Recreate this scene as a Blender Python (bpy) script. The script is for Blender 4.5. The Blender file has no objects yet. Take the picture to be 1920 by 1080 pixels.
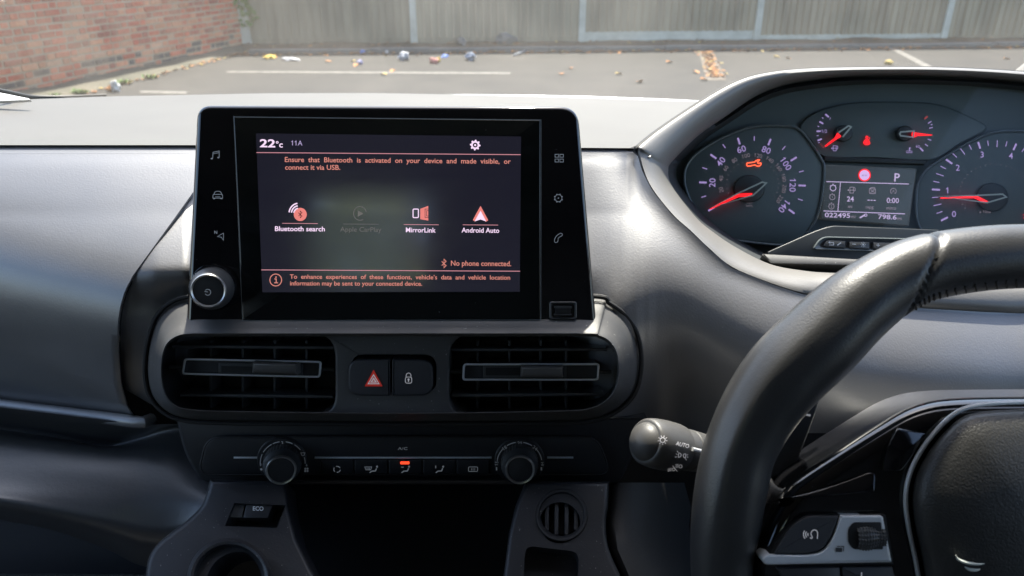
import bpy, bmesh, math, random
import numpy as np
from mathutils import Vector as V, Matrix, noise as mnoise
R = math.radians
rnd = random.Random(7)
S = bpy.context.scene
COL = S.collection

# ------------------------------------------------------------------ camera, sky, sun, exposure
PITCH = R(25.0); FPX = 26.0/36.0*1920
CAM = V((0, 0, 1.50))
cd = bpy.data.cameras.new("camera"); cam = bpy.data.objects.new("camera", cd); COL.objects.link(cam)
cd.lens = 26.0; cd.sensor_width = 36.0; cd.clip_start = 0.02; cd.clip_end = 500
cam.location = CAM; cam.rotation_euler = (math.pi/2 - PITCH, 0, 0); S.camera = cam
cd.dof.use_dof = True; cd.dof.focus_distance = .50; cd.dof.aperture_fstop = 13.0
SUN_EL, SUN_AZ = 60.0, 4.0            # azimuth measured from straight ahead, minus = left
w = bpy.data.worlds.new("World"); S.world = w; w.use_nodes = True
nt = w.node_tree
sky = nt.nodes.new('ShaderNodeTexSky'); sky.sky_type = 'NISHITA'; sky.sun_disc = False
sky.sun_elevation = R(SUN_EL); sky.sun_rotation = R(SUN_AZ); sky.air_density = 1.0; sky.dust_density = 2.0
bg = nt.nodes['Background']; bg.inputs[1].default_value = 0.13
nt.links.new(sky.outputs[0], bg.inputs[0])
sd = bpy.data.lights.new("sun", 'SUN'); sd.energy = 4.0; sd.angle = R(1.5); sd.color = (1, .93, .82)
so = bpy.data.objects.new("sun", sd); COL.objects.link(so)
sdir = V((math.cos(R(SUN_EL))*math.sin(R(SUN_AZ)), math.cos(R(SUN_EL))*math.cos(R(SUN_AZ)), math.sin(R(SUN_EL))))
so.rotation_euler = sdir.to_track_quat('Z', 'Y').to_euler(); so.location = (0, 0, 8)
S.view_settings.view_transform = 'Standard'; S.view_settings.look = 'None'
S.view_settings.exposure = 1.85; S.view_settings.gamma = 1.0
S.cycles.max_bounces = 8; S.cycles.transparent_max_bounces = 12; S.cycles.use_denoising = True
S.cycles.caustics_reflective = False; S.cycles.caustics_refractive = False; S.cycles.sample_clamp_indirect = 6

# ------------------------------------------------------------------ projection helpers (pixels of the 1920x1080 photograph)
CP_, SP_ = math.cos(PITCH), math.sin(PITCH)
def ray(px, py):
    a = (px-960)/FPX; b = (540-py)/FPX
    return V((a, CP_+b*SP_, -SP_+b*CP_))
def W(px, py, d): return CAM + ray(px, py)*d
def G(px, py, z=0.0):
    r = ray(px, py); return CAM + r*((z-CAM.z)/r.z)
def FD(px, py, f):
    r = ray(px, py); return CAM + r*(f/r.y)
class Pl:
    def __init__(s, p0, n): s.p0 = V(p0); s.n = V(n).normalized()
    def P(s, px, py, off=0.0):
        r = ray(px, py); t = ((s.p0 + s.n*off - CAM).dot(s.n))/r.dot(s.n)
        return CAM + r*t
def spl(pts, n=6, closed=False):
    pts = [np.array(p, float) for p in pts]; N = len(pts); out = []
    segs = N if closed else N-1
    for i in range(segs):
        p1 = pts[i]; p2 = pts[(i+1) % N]
        p0 = pts[i-1] if (closed or i > 0) else 2*p1-p2
        p3 = pts[(i+2) % N] if (closed or i+2 < N) else 2*p2-p1
        for k in range(n):
            t = k/n
            out.append(.5*((2*p1)+(-p0+p2)*t+(2*p0-5*p1+4*p2-p3)*t*t+(-p0+3*p1-3*p2+p3)*t**3))
    if not closed: out.append(pts[-1])
    return [tuple(o) for o in out]
def rpoly(c, seg=6):
    """polygon [(x,y,r)] with rounded corners"""
    out = []; N = len(c)
    for i in range(N):
        x, y = c[i][:2]; r = c[i][2] if len(c[i]) > 2 else 0
        p = V((x, y)); a = V(c[i-1][:2])-p; b = V(c[(i+1) % N][:2])-p
        if r <= 0: out.append((x, y)); continue
        ra = min(r, a.length*.49); rb = min(r, b.length*.49)
        A = p+a.normalized()*ra; B = p+b.normalized()*rb
        for k in range(seg+1):
            t = k/seg; q = A*(1-t)**2+p*2*t*(1-t)+B*t*t; out.append((q.x, q.y))
    return out
def rrect(x0, y0, x1, y1, r, seg=6): return rpoly([(x0,y0,r),(x1,y0,r),(x1,y1,r),(x0,y1,r)], seg)
def ell(cx, cy, rx, ry=None, n=40, a0=0, a1=360):
    ry = rx if ry is None else ry
    full = abs(a1-a0) >= 360
    return [(cx+rx*math.cos(R(a0+(a1-a0)*k/(n if full else n-1))), cy+ry*math.sin(R(a0+(a1-a0)*k/(n if full else n-1)))) for k in range(n)]
def area(p): return sum(p[i-1][0]*p[i][1]-p[i][0]*p[i-1][1] for i in range(len(p)))/2
def inset(p, d):
    s = 1 if area(p) > 0 else -1; N = len(p); out = []
    for i in range(N):
        a = V(p[i])-V(p[i-1]); b = V(p[(i+1) % N])-V(p[i])
        if a.length < 1e-6: a = b
        if b.length < 1e-6: b = a
        a.normalize(); b.normalize()
        na = V((-a.y, a.x))*s; nb = V((-b.y, b.x))*s; m = na+nb
        if m.length < 1e-4: m = na
        m.normalize(); c = max(.5, m.dot(na)); q = V(p[i])+m*(d/c); out.append((q.x, q.y))
    return out

# ------------------------------------------------------------------ mesh accumulator
class A:
    def __init__(s): s.v = []; s.f = []; s.c = []
    def add(s, vs, fs):
        o = len(s.v); s.v += [V(x) for x in vs]; s.f += [tuple(i+o for i in f) for f in fs]; return s
    def grid(s, rows, cu=False, cv=False):
        nr, nc = len(rows), len(rows[0]); vs = [p for r in rows for p in r]; fs = []
        for i in range(nr if cv else nr-1):
            for j in range(nc if cu else nc-1):
                a = i*nc+j; b = i*nc+(j+1) % nc; c = ((i+1) % nr)*nc+(j+1) % nc; d = ((i+1) % nr)*nc+j
                fs.append((a, b, c, d))
        return s.add(vs, fs)
    def poly(s, pl, pts, off=0.0): return s.add([pl.P(x, y, off) for x, y in pts], [tuple(range(len(pts)))])
    def slab(s, pl, pts, back, front, b=0.0, bpx=0.0, seg=3):
        rings = []
        side = [pl.P(x, y, front-b) for x, y in pts]
        rings.append([p - pl.n*(front-b-back) for p in side]); rings.append(side)
        if b > 0:
            for k in range(1, seg+1):
                t = k/seg*math.pi/2
                q = inset(pts, bpx*(1-math.cos(t))); rings.append([pl.P(x, y, front-b+b*math.sin(t)) for x, y in q])
        s.grid(rings, cu=True); n = len(pts); o = len(s.v)
        s.f.append(tuple(range(o-n, o))); o0 = o-n*len(rings); s.f.append(tuple(reversed(range(o0, o0+n))))
        return s
    def frame(s, pl, outer, inner, prof):
        """ring between outlines: prof [(t, off)]"""
        rows = [[pl.P(a[0]+(b[0]-a[0])*t, a[1]+(b[1]-a[1])*t, off) for a, b in zip(outer, inner)] for t, off in prof]
        return s.grid(rows, cu=True)
    def stroke(s, pl, pts, wpx, off, closed=False, th=.0002):
        n = len(pts); L = []; Rr = []
        for i in range(n):
            a = V(pts[i])-V(pts[i-1]) if (i > 0 or closed) else V(pts[1])-V(pts[0])
            b = V(pts[(i+1) % n])-V(pts[i]) if (i < n-1 or closed) else a
            if a.length < 1e-6: a = b
            if b.length < 1e-6: b = a
            a.normalize(); b.normalize(); t = a+b
            if t.length < 1e-4: t = a
            t.normalize(); m = V((-t.y, t.x)); k = wpx/2/max(.5, abs(m.dot(V((-a.y, a.x)))))
            L.append(V(pts[i])+m*k); Rr.append(V(pts[i])-m*k)
        return s.grid([[pl.P(p.x, p.y, off) for p in L], [pl.P(p.x, p.y, off) for p in Rr]], cu=closed)
    def tube(s, pts, r, n=8, closed=False, caps=True):
        pts = [V(p) for p in pts]; N = len(pts); rows = []; up = None
        rr = r if isinstance(r, (list, tuple)) else [r]*N
        for i in range(N):
            t = (pts[(i+1) % N] if (i < N-1 or closed) else pts[i]) - (pts[i-1] if (i > 0 or closed) else pts[i])
            t.normalize()
            if up is None: up = V((0, 0, 1)) if abs(t.z) < .9 else V((1, 0, 0))
            a = t.cross(up)
            if a.length < 1e-5: a = t.cross(V((1, 0, 0)))
            a.normalize(); b = a.cross(t); up = b
            rows.append([pts[i]+a*math.cos(2*math.pi*k/n)*rr[i]+b*math.sin(2*math.pi*k/n)*rr[i] for k in range(n)])
        s.grid(rows, cu=True, cv=closed)
        if caps and not closed:
            o = len(s.v); s.f.append(tuple(range(o-n, o))); o0 = o-n*N; s.f.append(tuple(reversed(range(o0, o0+n))))
        return s
    def lathe(s, c, axis, prof, n=48, cap=True):
        """prof [(r, h)] along axis from c"""
        axis = V(axis).normalized(); u = axis.orthogonal().normalized(); v = axis.cross(u)
        rows = [[V(c)+axis*h+(u*math.cos(2*math.pi*k/n)+v*math.sin(2*math.pi*k/n))*r for k in range(n)] for r, h in prof]
        s.grid(rows, cu=True)
        if cap:
            o = len(s.v); s.f.append(tuple(range(o-n, o))); o0 = o-n*len(prof); s.f.append(tuple(reversed(range(o0, o0+n))))
        return s
    def box(s, p0, p1):
        x0, y0, z0 = p0; x1, y1, z1 = p1
        return s.add([(x0,y0,z0),(x1,y0,z0),(x1,y1,z0),(x0,y1,z0),(x0,y0,z1),(x1,y0,z1),(x1,y1,z1),(x0,y1,z1)],
                     [(3,2,1,0),(4,5,6,7),(0,1,5,4),(1,2,6,5),(2,3,7,6),(3,0,4,7)])
    def hexa(s, b, t):   # two quads (lists of 4 points)
        return s.add(list(b)+list(t), [(3,2,1,0),(4,5,6,7),(0,1,5,4),(1,2,6,5),(2,3,7,6),(3,0,4,7)])
    def text(s, pl, body, x0, y0, x1, y1, h, off, bold=0.0):
        """baseline from (x0,y0) to (x1,y1) in pixels, cap height h"""
        vs, fs, w, ch = glyphs(body, bold)
        d = V((x1-x0, y1-y0)); L = d.length; d.normalize(); up = V((d.y, -d.x))
        out = []
        for x, y in vs:
            q = V((x0, y0))+d*(x/w*L)+up*(y/ch*h); out.append(pl.P(q.x, q.y, off))
        return s.add(out, fs)
    def textc(s, pl, body, cx, cy, h, off, ang=0, ws=1.0, bold=0.0):
        vs, fs, w, ch = glyphs(body, bold); L = w/ch*h*ws
        d = V((math.cos(R(ang)), math.sin(R(ang)))); up = V((d.y, -d.x))
        a = V((cx, cy))-d*(L/2)-up*(h/2); b = a+d*L
        return s.text(pl, body, a.x, a.y, b.x, b.y, h, off, bold)
_gl = {}
def glyphs(body, bold=0.0):
    k = (body, bold)
    if k in _gl: return _gl[k]
    def raw(t):
        cu = bpy.data.curves.new("t", 'FONT'); cu.body = t; cu.size = 1; cu.resolution_u = 3; cu.offset = bold
        ob = bpy.data.objects.new("t", cu); me = bpy.data.meshes.new_from_object(ob)
        r = ([tuple(v.co[:2]) for v in me.vertices], [tuple(p.vertices) for p in me.polygons])
        bpy.data.objects.remove(ob); bpy.data.curves.remove(cu); bpy.data.meshes.remove(me); return r
    vs, fs = raw(body); hv, _ = raw("H")
    for i, c_ in enumerate(body):        # the built-in font draws 1 as a plain bar: give it its flag
        if c_ == '1':
            xr = max(v[0] for v in raw(body[:i+1])[0]); hh = max(v[1] for v in hv); o = len(vs)
            vs = vs+[(xr-.04,hh),(xr-.235,hh-.15),(xr-.235,hh-.235),(xr-.04,hh-.11)]; fs = fs+[(o,o+1,o+2,o+3)]
    x0 = min(v[0] for v in vs); w = max(v[0] for v in vs)-x0; ch = max(v[1] for v in hv)-min(v[1] for v in hv)
    _gl[k] = ([(v[0]-x0, v[1]) for v in vs], fs, w, ch); return _gl[k]

LOC = {}
def thing(name, label, cat, loc, group=None):
    o = bpy.data.objects.new(name, None); COL.objects.link(o); o.location = loc; o.empty_display_size = .05
    o['label'] = label; o['category'] = cat
    if group: o['group'] = group
    LOC[o] = V(loc); return o
def obj(name, acc, mat, parent=None, sharp=38, loc=None, label=None, fixn=True):
    base = LOC[parent] if parent else (V(loc) if loc is not None else V((0, 0, 0)))
    me = bpy.data.meshes.new(name); me.from_pydata([v-base for v in acc.v], [], acc.f)
    if fixn:
        bm = bmesh.new(); bm.from_mesh(me); bmesh.ops.remove_doubles(bm, verts=bm.verts, dist=1e-6)
        bmesh.ops.recalc_face_normals(bm, faces=bm.faces); bm.to_mesh(me); bm.free()
    me.polygons.foreach_set('use_smooth', [True]*len(me.polygons)); me.set_sharp_from_angle(angle=R(sharp)); me.update()
    o = bpy.data.objects.new(name, me); COL.objects.link(o); me.materials.append(mat)
    if parent: o.parent = parent
    else: o.location = base
    if label: o['label'] = label
    LOC[o] = base; return o
def tag(o, label, cat, group=None, kind=None):
    if kind: o['kind'] = kind
    if label: o['label'] = label
    if cat: o['category'] = cat
    if group: o['group'] = group
    return o
def cut(o, acc):
    """boolean the accumulator's solid out of the object, at build time"""
    c = obj('cutter', acc, o.data.materials[0], loc=(0, 0, 0)); c.location = -LOC[o]*0
    par = o.parent; o.parent = None; o.location = LOC[o]
    m = o.modifiers.new("b", 'BOOLEAN'); m.object = c; m.operation = 'DIFFERENCE'; m.solver = 'EXACT'
    dg = bpy.context.evaluated_depsgraph_get(); dg.update()
    me = bpy.data.meshes.new_from_object(o.evaluated_get(dg)); o.modifiers.clear()
    old = o.data; o.data = me; bpy.data.meshes.remove(old)
    cm = c.data; bpy.data.objects.remove(c); bpy.data.meshes.remove(cm)
    o.data.polygons.foreach_set('use_smooth', [True]*len(me.polygons)); me.set_sharp_from_angle(angle=R(38))
    if par: o.parent = par; o.location = (0, 0, 0)

# ------------------------------------------------------------------ materials
def mat(name, col=(.05,.05,.05), rough=.5, metal=0.0, spec=.5, bump=None, var=None, rvar=None, emit=None, coat=0.0, crough=.06, speck=None):
    m = bpy.data.materials.new(name); m.use_nodes = True; n = m.node_tree; b = n.nodes['Principled BSDF']
    b.inputs['Base Color'].default_value = (*col, 1); b.inputs['Roughness'].default_value = rough
    b.inputs['Metallic'].default_value = metal; b.inputs['Specular IOR Level'].default_value = spec
    b.inputs['Coat Weight'].default_value = coat; b.inputs['Coat Roughness'].default_value = crough; b.inputs['Coat IOR'].default_value = 1.5 if crough < .2 else 1.8
    if emit: b.inputs['Emission Color'].default_value = (*emit[0], 1); b.inputs['Emission Strength'].default_value = emit[1]
    tc = n.nodes.new('ShaderNodeTexCoord')
    def nz(scale, det=3, stretch=None):
        t = n.nodes.new('ShaderNodeTexNoise'); t.inputs['Scale'].default_value = scale; t.inputs['Detail'].default_value = det
        src = tc.outputs['Object']
        if stretch:
            mp = n.nodes.new('ShaderNodeMapping'); mp.inputs['Scale'].default_value = stretch
            n.links.new(src, mp.inputs[0]); src = mp.outputs[0]
        n.links.new(src, t.inputs['Vector']); return t
    def ramp(src, a, b_):
        r = n.nodes.new('ShaderNodeMapRange'); n.links.new(src, r.inputs[0])
        r.inputs[1].default_value = .3; r.inputs[2].default_value = .7; r.inputs[3].default_value = a; r.inputs[4].default_value = b_
        return r.outputs[0]
    if bump:
        t = nz(bump[0], 2); bp = n.nodes.new('ShaderNodeBump'); bp.inputs['Strength'].default_value = bump[1]
        bp.inputs['Distance'].default_value = bump[2] if len(bump) > 2 else .0004
        n.links.new(t.outputs[0], bp.inputs['Height']); n.links.new(bp.outputs[0], b.inputs['Normal'])
    if var:   # (scale, colour2, stretch)
        t = nz(var[0], 5, var[2] if len(var) > 2 else None); mx = n.nodes.new('ShaderNodeMix'); mx.data_type = 'RGBA'
        n.links.new(ramp(t.outputs[0], 0, 1), mx.inputs[0]); mx.inputs[6].default_value = (*col, 1); mx.inputs[7].default_value = (*var[1], 1)
        n.links.new(mx.outputs[2], b.inputs['Base Color'])
    if speck:  # dust and small scuffs (scale, threshold, colour)
        t = nz(speck[0], 1); r_ = n.nodes.new('ShaderNodeMapRange'); r_.inputs[1].default_value = speck[1]; r_.inputs[2].default_value = speck[1]+.04; n.links.new(t.outputs[0], r_.inputs[0])
        mx = n.nodes.new('ShaderNodeMix'); mx.data_type = 'RGBA'; n.links.new(r_.outputs[0], mx.inputs[0]); mx.inputs[7].default_value = (*speck[2], 1)
        if b.inputs['Base Color'].links: n.links.new(b.inputs['Base Color'].links[0].from_socket, mx.inputs[6])
        else: mx.inputs[6].default_value = (*col, 1)
        n.links.new(mx.outputs[2], b.inputs['Base Color'])
    if rvar:  # (scale, lo, hi, stretch)
        t = nz(rvar[0], 4, rvar[3] if len(rvar) > 3 else None); n.links.new(ramp(t.outputs[0], rvar[1], rvar[2]), b.inputs['Roughness'])
    return m
def emat(name, col, s, base=(.01,.01,.01), rough=.4): return mat(name, base, rough, emit=(col, s))
M = {}
M['pad'] = mat('dash_pad_plastic', (.078,.073,.066), .6, bump=(700, .35), var=(9, (.088,.083,.075)))
M['dash'] = mat('dash_satin_plastic', (.125,.125,.132), .46, spec=1.0, coat=1.0, crough=.36, bump=(800, .35), var=(5, (.14,.138,.144)), rvar=(20, .42, .5), speck=(1100, .78, (.4,.4,.4)))
M['dashlow'] = mat('dark_grained_plastic', (.062,.065,.07), .42, coat=.6, crough=.36, bump=(450, .6))
M['surround'] = mat('vent_surround_plastic', (.075,.074,.073), .46, bump=(1100, .2), rvar=(40, .42, .55), speck=(600, .745, (.30,.29,.28)))
M['panel'] = mat('matt_black_plastic', (.022,.023,.026), .5, bump=(1200, .15))
M['console'] = mat('console_plastic', (.024,.025,.029), .42, bump=(700, .25), rvar=(30, .38, .48), speck=(700, .74, (.22,.21,.20)))
M['black'] = mat('black_recess_plastic', (.008,.008,.009), .6)
M['vane'] = mat('vent_vane_plastic', (.06,.062,.064), .4)
M['chrome'] = mat('satin_chrome', (.74,.76,.77), .28, .4)
M['ring'] = mat('dull_metal_ring', (.50,.50,.49), .3, .85)
M['silver'] = mat('satin_silver_trim', (.74,.77,.80), .34, .15, bump=(900, .05))
M['gloss'] = mat('piano_black', (.006,.006,.007), .07, coat=.6, rvar=(60, .05, .10), speck=(520, .81, (.22,.23,.24)))
M['glass'] = mat('screen_glass', (.004,.005,.005), .14, spec=.5, rvar=(14, .08, .22, (1, 1, 5)), speck=(480, .80, (.22,.23,.24)))
M['lcd'] = mat('screen_panel', (.004,.004,.006), .16, spec=1.0, coat=1.0, crough=.13, emit=((.05,.05,.09), .065), rvar=(14, .08, .18, (1, 1, 5)))
M['tw'] = emat('screen_white_text', (.95,.72,.95), .30)
M['ts'] = emat('screen_salmon_text', (1,.36,.29), .19)
M['tp'] = emat('screen_pink_line', (.85,.36,.42), .20)
M['tg'] = emat('screen_dim_text', (.36,.35,.33), .11)
M['tl'] = emat('screen_lilac_text', (.55,.45,.75), .22)
M['print'] = mat('pale_grey_print_glow', (.42,.46,.50), .5, emit=((.6,.65,.7), .03))  # print, here and just below, given a small added glow
M['printlow'] = mat('white_print_glow', (.62,.65,.68), .5, emit=((.6,.65,.7), .012))
M['redp'] = mat('red_print_glow', (.55,.04,.03), .5, emit=((.8,.05,.03), .05))
M['whitep'] = mat('white_paint_print_glow', (.8,.78,.8), .5, emit=((.8,.78,.8), .06))  # white marks with a slight glow added to the paint
M['led'] = emat('red_led', (1,.06,.02), .5)
M['gviolet'] = emat('gauge_violet_marks', (.44,.32,.70), .23)
M['gpale'] = emat('gauge_pale_marks', (.60,.48,.78), .27)
M['gdim'] = emat('gauge_dim_marks', (.30,.24,.30), .16)
M['gred'] = emat('gauge_red_marks', (1,.01,.015), .45)
M['gorange'] = emat('gauge_orange_lamp', (1,.10,.04), .75)
M['gface'] = mat('gauge_face', (.10,.125,.13), .5)
M['gface2'] = mat('gauge_display_panel', (.075,.085,.085), .35, emit=((.2,.22,.24), .03))
M['gridge'] = mat('gauge_rim_gloss', (.12,.14,.15), .25)
M['needle'] = mat('needle_pale_plastic', (.52,.55,.50), .4)
M['leather'] = mat('wheel_leather', (.034,.034,.034), .36, spec=.7, bump=(900, .3, .0003), rvar=(25, .30, .42))
M['leather2'] = mat('airbag_leather', (.03,.03,.029), .42, bump=(1000, .6, .0004))
M['thread'] = mat('stitch_thread', (.02,.02,.02), .7)
M['btn'] = mat('soft_button_plastic', (.05,.051,.056), .5, bump=(1000, .1))
M['stalk'] = mat('stalk_plastic', (.07,.068,.065), .46, bump=(1200, .15))
M['roof'] = mat('headliner', (.24,.23,.215), .9)
M['trim'] = mat('cabin_trim', (.05,.05,.052), .7)
M['seal'] = mat('rubber_seal', (.012,.012,.012), .6)
M['bonnet'] = mat('white_paint', (.80,.80,.79), .35)

# ------------------------------------------------------------------ outside: ground, markings, wall, fence
def node_mat(name, build):
    m = bpy.data.materials.new(name); m.use_nodes = True; n = m.node_tree; build(n, n.nodes['Principled BSDF']); return m
def asphalt(n, b):
    tc = n.nodes.new('ShaderNodeTexCoord'); L = n.links.new
    def nz(s, d): t = n.nodes.new('ShaderNodeTexNoise'); t.inputs['Scale'].default_value = s; t.inputs['Detail'].default_value = d; L(tc.outputs['Object'], t.inputs['Vector']); return t
    big, mid, fine = nz(.35, 4), nz(2.2, 6), nz(90, 3)
    r = n.nodes.new('ShaderNodeValToRGB'); r.color_ramp.elements[0].position = .35; r.color_ramp.elements[1].position = .7
    r.color_ramp.elements[0].color = (.024,.0235,.023,1); r.color_ramp.elements[1].color = (.054,.050,.045,1)
    a = n.nodes.new('ShaderNodeMath'); a.operation = 'MULTIPLY_ADD'; a.inputs[1].default_value = .5
    L(mid.outputs[0], a.inputs[0]); h = n.nodes.new('ShaderNodeMath'); h.operation = 'MULTIPLY'; h.inputs[1].default_value = .5
    L(big.outputs[0], h.inputs[0]); L(h.outputs[0], a.inputs[2]); L(a.outputs[0], r.inputs[0])
    mx = n.nodes.new('ShaderNodeMix'); mx.data_type = 'RGBA'; mx.blend_type = 'MULTIPLY'; mx.inputs[0].default_value = .5
    L(r.outputs[0], mx.inputs[6]); L(fine.outputs[0], mx.inputs[7]); L(mx.outputs[2], b.inputs['Base Color'])
    bp = n.nodes.new('ShaderNodeBump'); bp.inputs['Strength'].default_value = .5; bp.inputs['Distance'].default_value = .01
    L(fine.outputs[0], bp.inputs['Height']); L(bp.outputs[0], b.inputs['Normal']); b.inputs['Roughness'].default_value = .85
g = A(); N = 24
g.grid([[(-120+240*i/N, -60+240*j/N, 0) for i in range(N+1)] for j in range(N+1)])
tag(obj('ground', g, node_mat('asphalt', asphalt)), None, None, kind='structure')
M['line'] = mat('worn_white_marking', (.19,.18,.16), .8, var=(11, (.075,.073,.068)))
def gstrip(name, quad, m, z=.004, kind='structure'):
    a = A(); c = [G(x, y, z) for x, y in quad]
    rows = [[c[0].lerp(c[1], t/12).lerp(c[3].lerp(c[2], t/12), u/2) for t in range(13)] for u in range(3)]
    a.grid(rows); return tag(obj(name, a, m), None, None, kind=kind)
gstrip('bay_marking', [(425,133),(957,135.5),(957,139),(425,136)], M['line'])
gstrip('bay_marking', [(262,169.5),(350,171.5),(350,176),(262,174)], M['line'])
gstrip('bay_marking', [(1660,87),(1672,86),(1760,131),(1742,131)], M['line'])
M['conc'] = mat('weathered_concrete', (.22,.21,.19), .9, var=(5, (.15,.145,.135)), bump=(60, .4, .004))
M['dirt'] = mat('leafy_soil', (.10,.075,.05), .95, var=(4, (.16,.12,.08)), bump=(30, .6, .02))
M['verge'] = mat('gritty_verge', (.13,.115,.085), .95, var=(2.2, (.075,.075,.055)), bump=(30, .5, .02))
gstrip('concrete_strip', [(1310,96),(1336,96),(1362,150),(1324,150)], mat('stained_concrete_strip', (.105,.085,.066), .9, var=(9, (.15,.13,.105))))
# fence line
FL = [G(380,90.5), G(2300,73)]
fdir = (FL[1]-FL[0]).normalized(); fn = V((fdir.y, -fdir.x, 0))     # towards the camera
def on_fence(px):
    r = ray(px, 40); r2 = V((r.x, r.y, 0)); d = FL[0]-CAM; den = r2.x*fdir.y-r2.y*fdir.x
    t = (d.x*fdir.y-d.y*fdir.x)/den; p = CAM+r2*t; return V((p.x, p.y, 0))
# dirt bank at the fence foot and kerb
a = A(); rows = []
for k in range(9):
    t = k/8; o = .02+.62*t; rows.append([])
    for i in range(121):
        p = FL[0]-fdir*1+fdir*(22*i/120)+fn*o
        z = .004+.075*(1-t)**1.2*(0.8+.5*mnoise.noise(V((p.x*1.3, p.y*3, 0))))
        rows[-1].append((p.x, p.y, max(z, .003)))
a.grid(rows); tag(obj('soil_bank', a, M['dirt']), None, None, kind='structure')
kt = thing('kerb', 'low grey concrete kerb running along the foot of the wooden fence', 'kerb', FL[0]+fn*.8)
x = .9; 
while x < 21:
    L_ = .9; p = FL[0]+fdir*x; b4 = [p+fn*.64, p+fdir*(L_-.012)+fn*.64, p+fdir*(L_-.012)+fn*.77, p+fn*.77]
    h = .06+rnd.uniform(-.008, .008)
    k = A(); k.hexa([q-V((0,0,.05)) for q in b4], [q+V((0,0,h)) for q in b4]); obj('kerb_stone', k, M['conc'], kt); x += L_
# fence
M['wood'] = mat('weathered_fence_board', (.43,.36,.25), .85, var=(7, (.27,.225,.16), (1, 1, .12)), bump=(60, .3, .003))
M['post'] = mat('concrete_post', (.66,.64,.54), .9, var=(6, (.50,.48,.40)), bump=(80, .3, .003))
ft = thing('wooden_fence', 'grey weathered closeboard fence with concrete posts across the back of the car park', 'fence', on_fence(1091))
posts = [455, 775, 1091, 1421, 1774, 2140]
for px in posts:
    p = on_fence(px); k = A(); hw = .055 if px > 460 else .10
    b4 = [p-fdir*hw+fn*.05, p+fdir*hw+fn*.05, p+fdir*hw-fn*.06, p-fdir*hw-fn*.06]
    t4 = [q+V((0,0,1.85)) for q in [p-fdir*hw*.8+fn*.045, p+fdir*hw*.8+fn*.045, p+fdir*hw*.8-fn*.06, p-fdir*hw*.8-fn*.06]]
    k.hexa([q-V((0,0,.1)) for q in b4], t4); obj('post', k, M['post'], ft)
for i in range(len(posts)-1):
    p, q = on_fence(posts[i])+fdir*.05, on_fence(posts[i+1])-fdir*.05
    Lb = (q-p).length; n = int(Lb/.115); k = A(); z0 = .20 if i in (2, ) else (.13 if i != 4 else .1)
    for j in range(n):
        s0 = p+fdir*(Lb*j/n); wj = Lb/n; z1 = 1.78+rnd.uniform(-.012, .012); o = rnd.uniform(-.004, .004)
        b4 = [s0+fn*(.030+o), s0+fdir*(wj-.004)+fn*(.012+o), s0+fdir*(wj-.004)-fn*.004, s0+fn*.0]
        k.hexa([v+V((0,0,z0)) for v in b4], [v+V((0,0,z1)) for v in b4])
    obj('board_panel', k, M['wood'], ft)
    k = A(); b4 = [p+fn*.018, q+fn*.018, q-fn*.03, p-fn*.03]; k.hexa([v+V((0,0,-.02)) for v in b4], [v+V((0,0,z0+.006)) for v in b4])
    obj('gravel_board', k, M['post'] if i in (2, 3) else M['wood'], ft)
# brick wall
def brickmat(n, b):
    at = n.nodes.new('ShaderNodeVertexColor'); at.layer_name = 'brick'; L = n.links.new
    tc = n.nodes.new('ShaderNodeTexCoord'); t = n.nodes.new('ShaderNodeTexNoise'); t.inputs['Scale'].default_value = 28; t.inputs['Detail'].default_value = 5
    L(tc.outputs['Object'], t.inputs['Vector']); mx = n.nodes.new('ShaderNodeMix'); mx.data_type = 'RGBA'; mx.blend_type = 'OVERLAY'; mx.inputs[0].default_value = .55
    L(at.outputs[0], mx.inputs[6]); L(t.outputs[0], mx.inputs[7])
    t2 = n.nodes.new('ShaderNodeTexNoise'); t2.inputs['Scale'].default_value = 1.7; t2.inputs['Detail'].default_value = 6; L(tc.outputs['Object'], t2.inputs['Vector'])
    mr = n.nodes.new('ShaderNodeMapRange'); mr.inputs[1].default_value = .42; mr.inputs[2].default_value = .70; mr.inputs[4].default_value = .75; L(t2.outputs[0], mr.inputs[0])
    m2 = n.nodes.new('ShaderNodeMix'); m2.data_type = 'RGBA'; L(mr.outputs[0], m2.inputs[0]); L(mx.outputs[2], m2.inputs[6]); m2.inputs[7].default_value = (.58,.38,.24,1)
    L(m2.outputs[2], b.inputs['Base Color']); b.inputs['Roughness'].default_value = .9
    bp = n.nodes.new('ShaderNodeBump'); bp.inputs['Strength'].default_value = .5; bp.inputs['Distance'].default_value = .006; L(t.outputs[0], bp.inputs['Height']); L(bp.outputs[0], b.inputs['Normal'])
M['brick'] = node_mat('old_brick', brickmat)
M['mortar'] = mat('pale_mortar', (.56,.43,.30), .95, var=(4, (.44,.33,.23)), bump=(60, .5, .006))
WA, WB = G(458, 90), G(55, 177); wd = (WB-WA).normalized(); WB = WA+wd*12; wn = V((-wd.y, wd.x, 0))
if wn.dot(CAM-WA) < 0: wn = -wn
wt = thing('brick_wall', 'old red brick wall with pale patched mortar along the left side of the car park', 'wall', WA)
k = A(); b4 = [WA, WB, WB-wn*.2, WA-wn*.2]; k.hexa([v-V((0,0,.05)) for v in b4], [v+V((0,0,2.0)) for v in b4]); obj('mortar_bed', k, M['mortar'], wt)
bv, bf, bc = [], [], []
pal = [(.50,.15,.09), (.55,.20,.12), (.46,.13,.08), (.56,.28,.17), (.52,.27,.17), (.38,.14,.10), (.54,.18,.11), (.56,.36,.25)]
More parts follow.
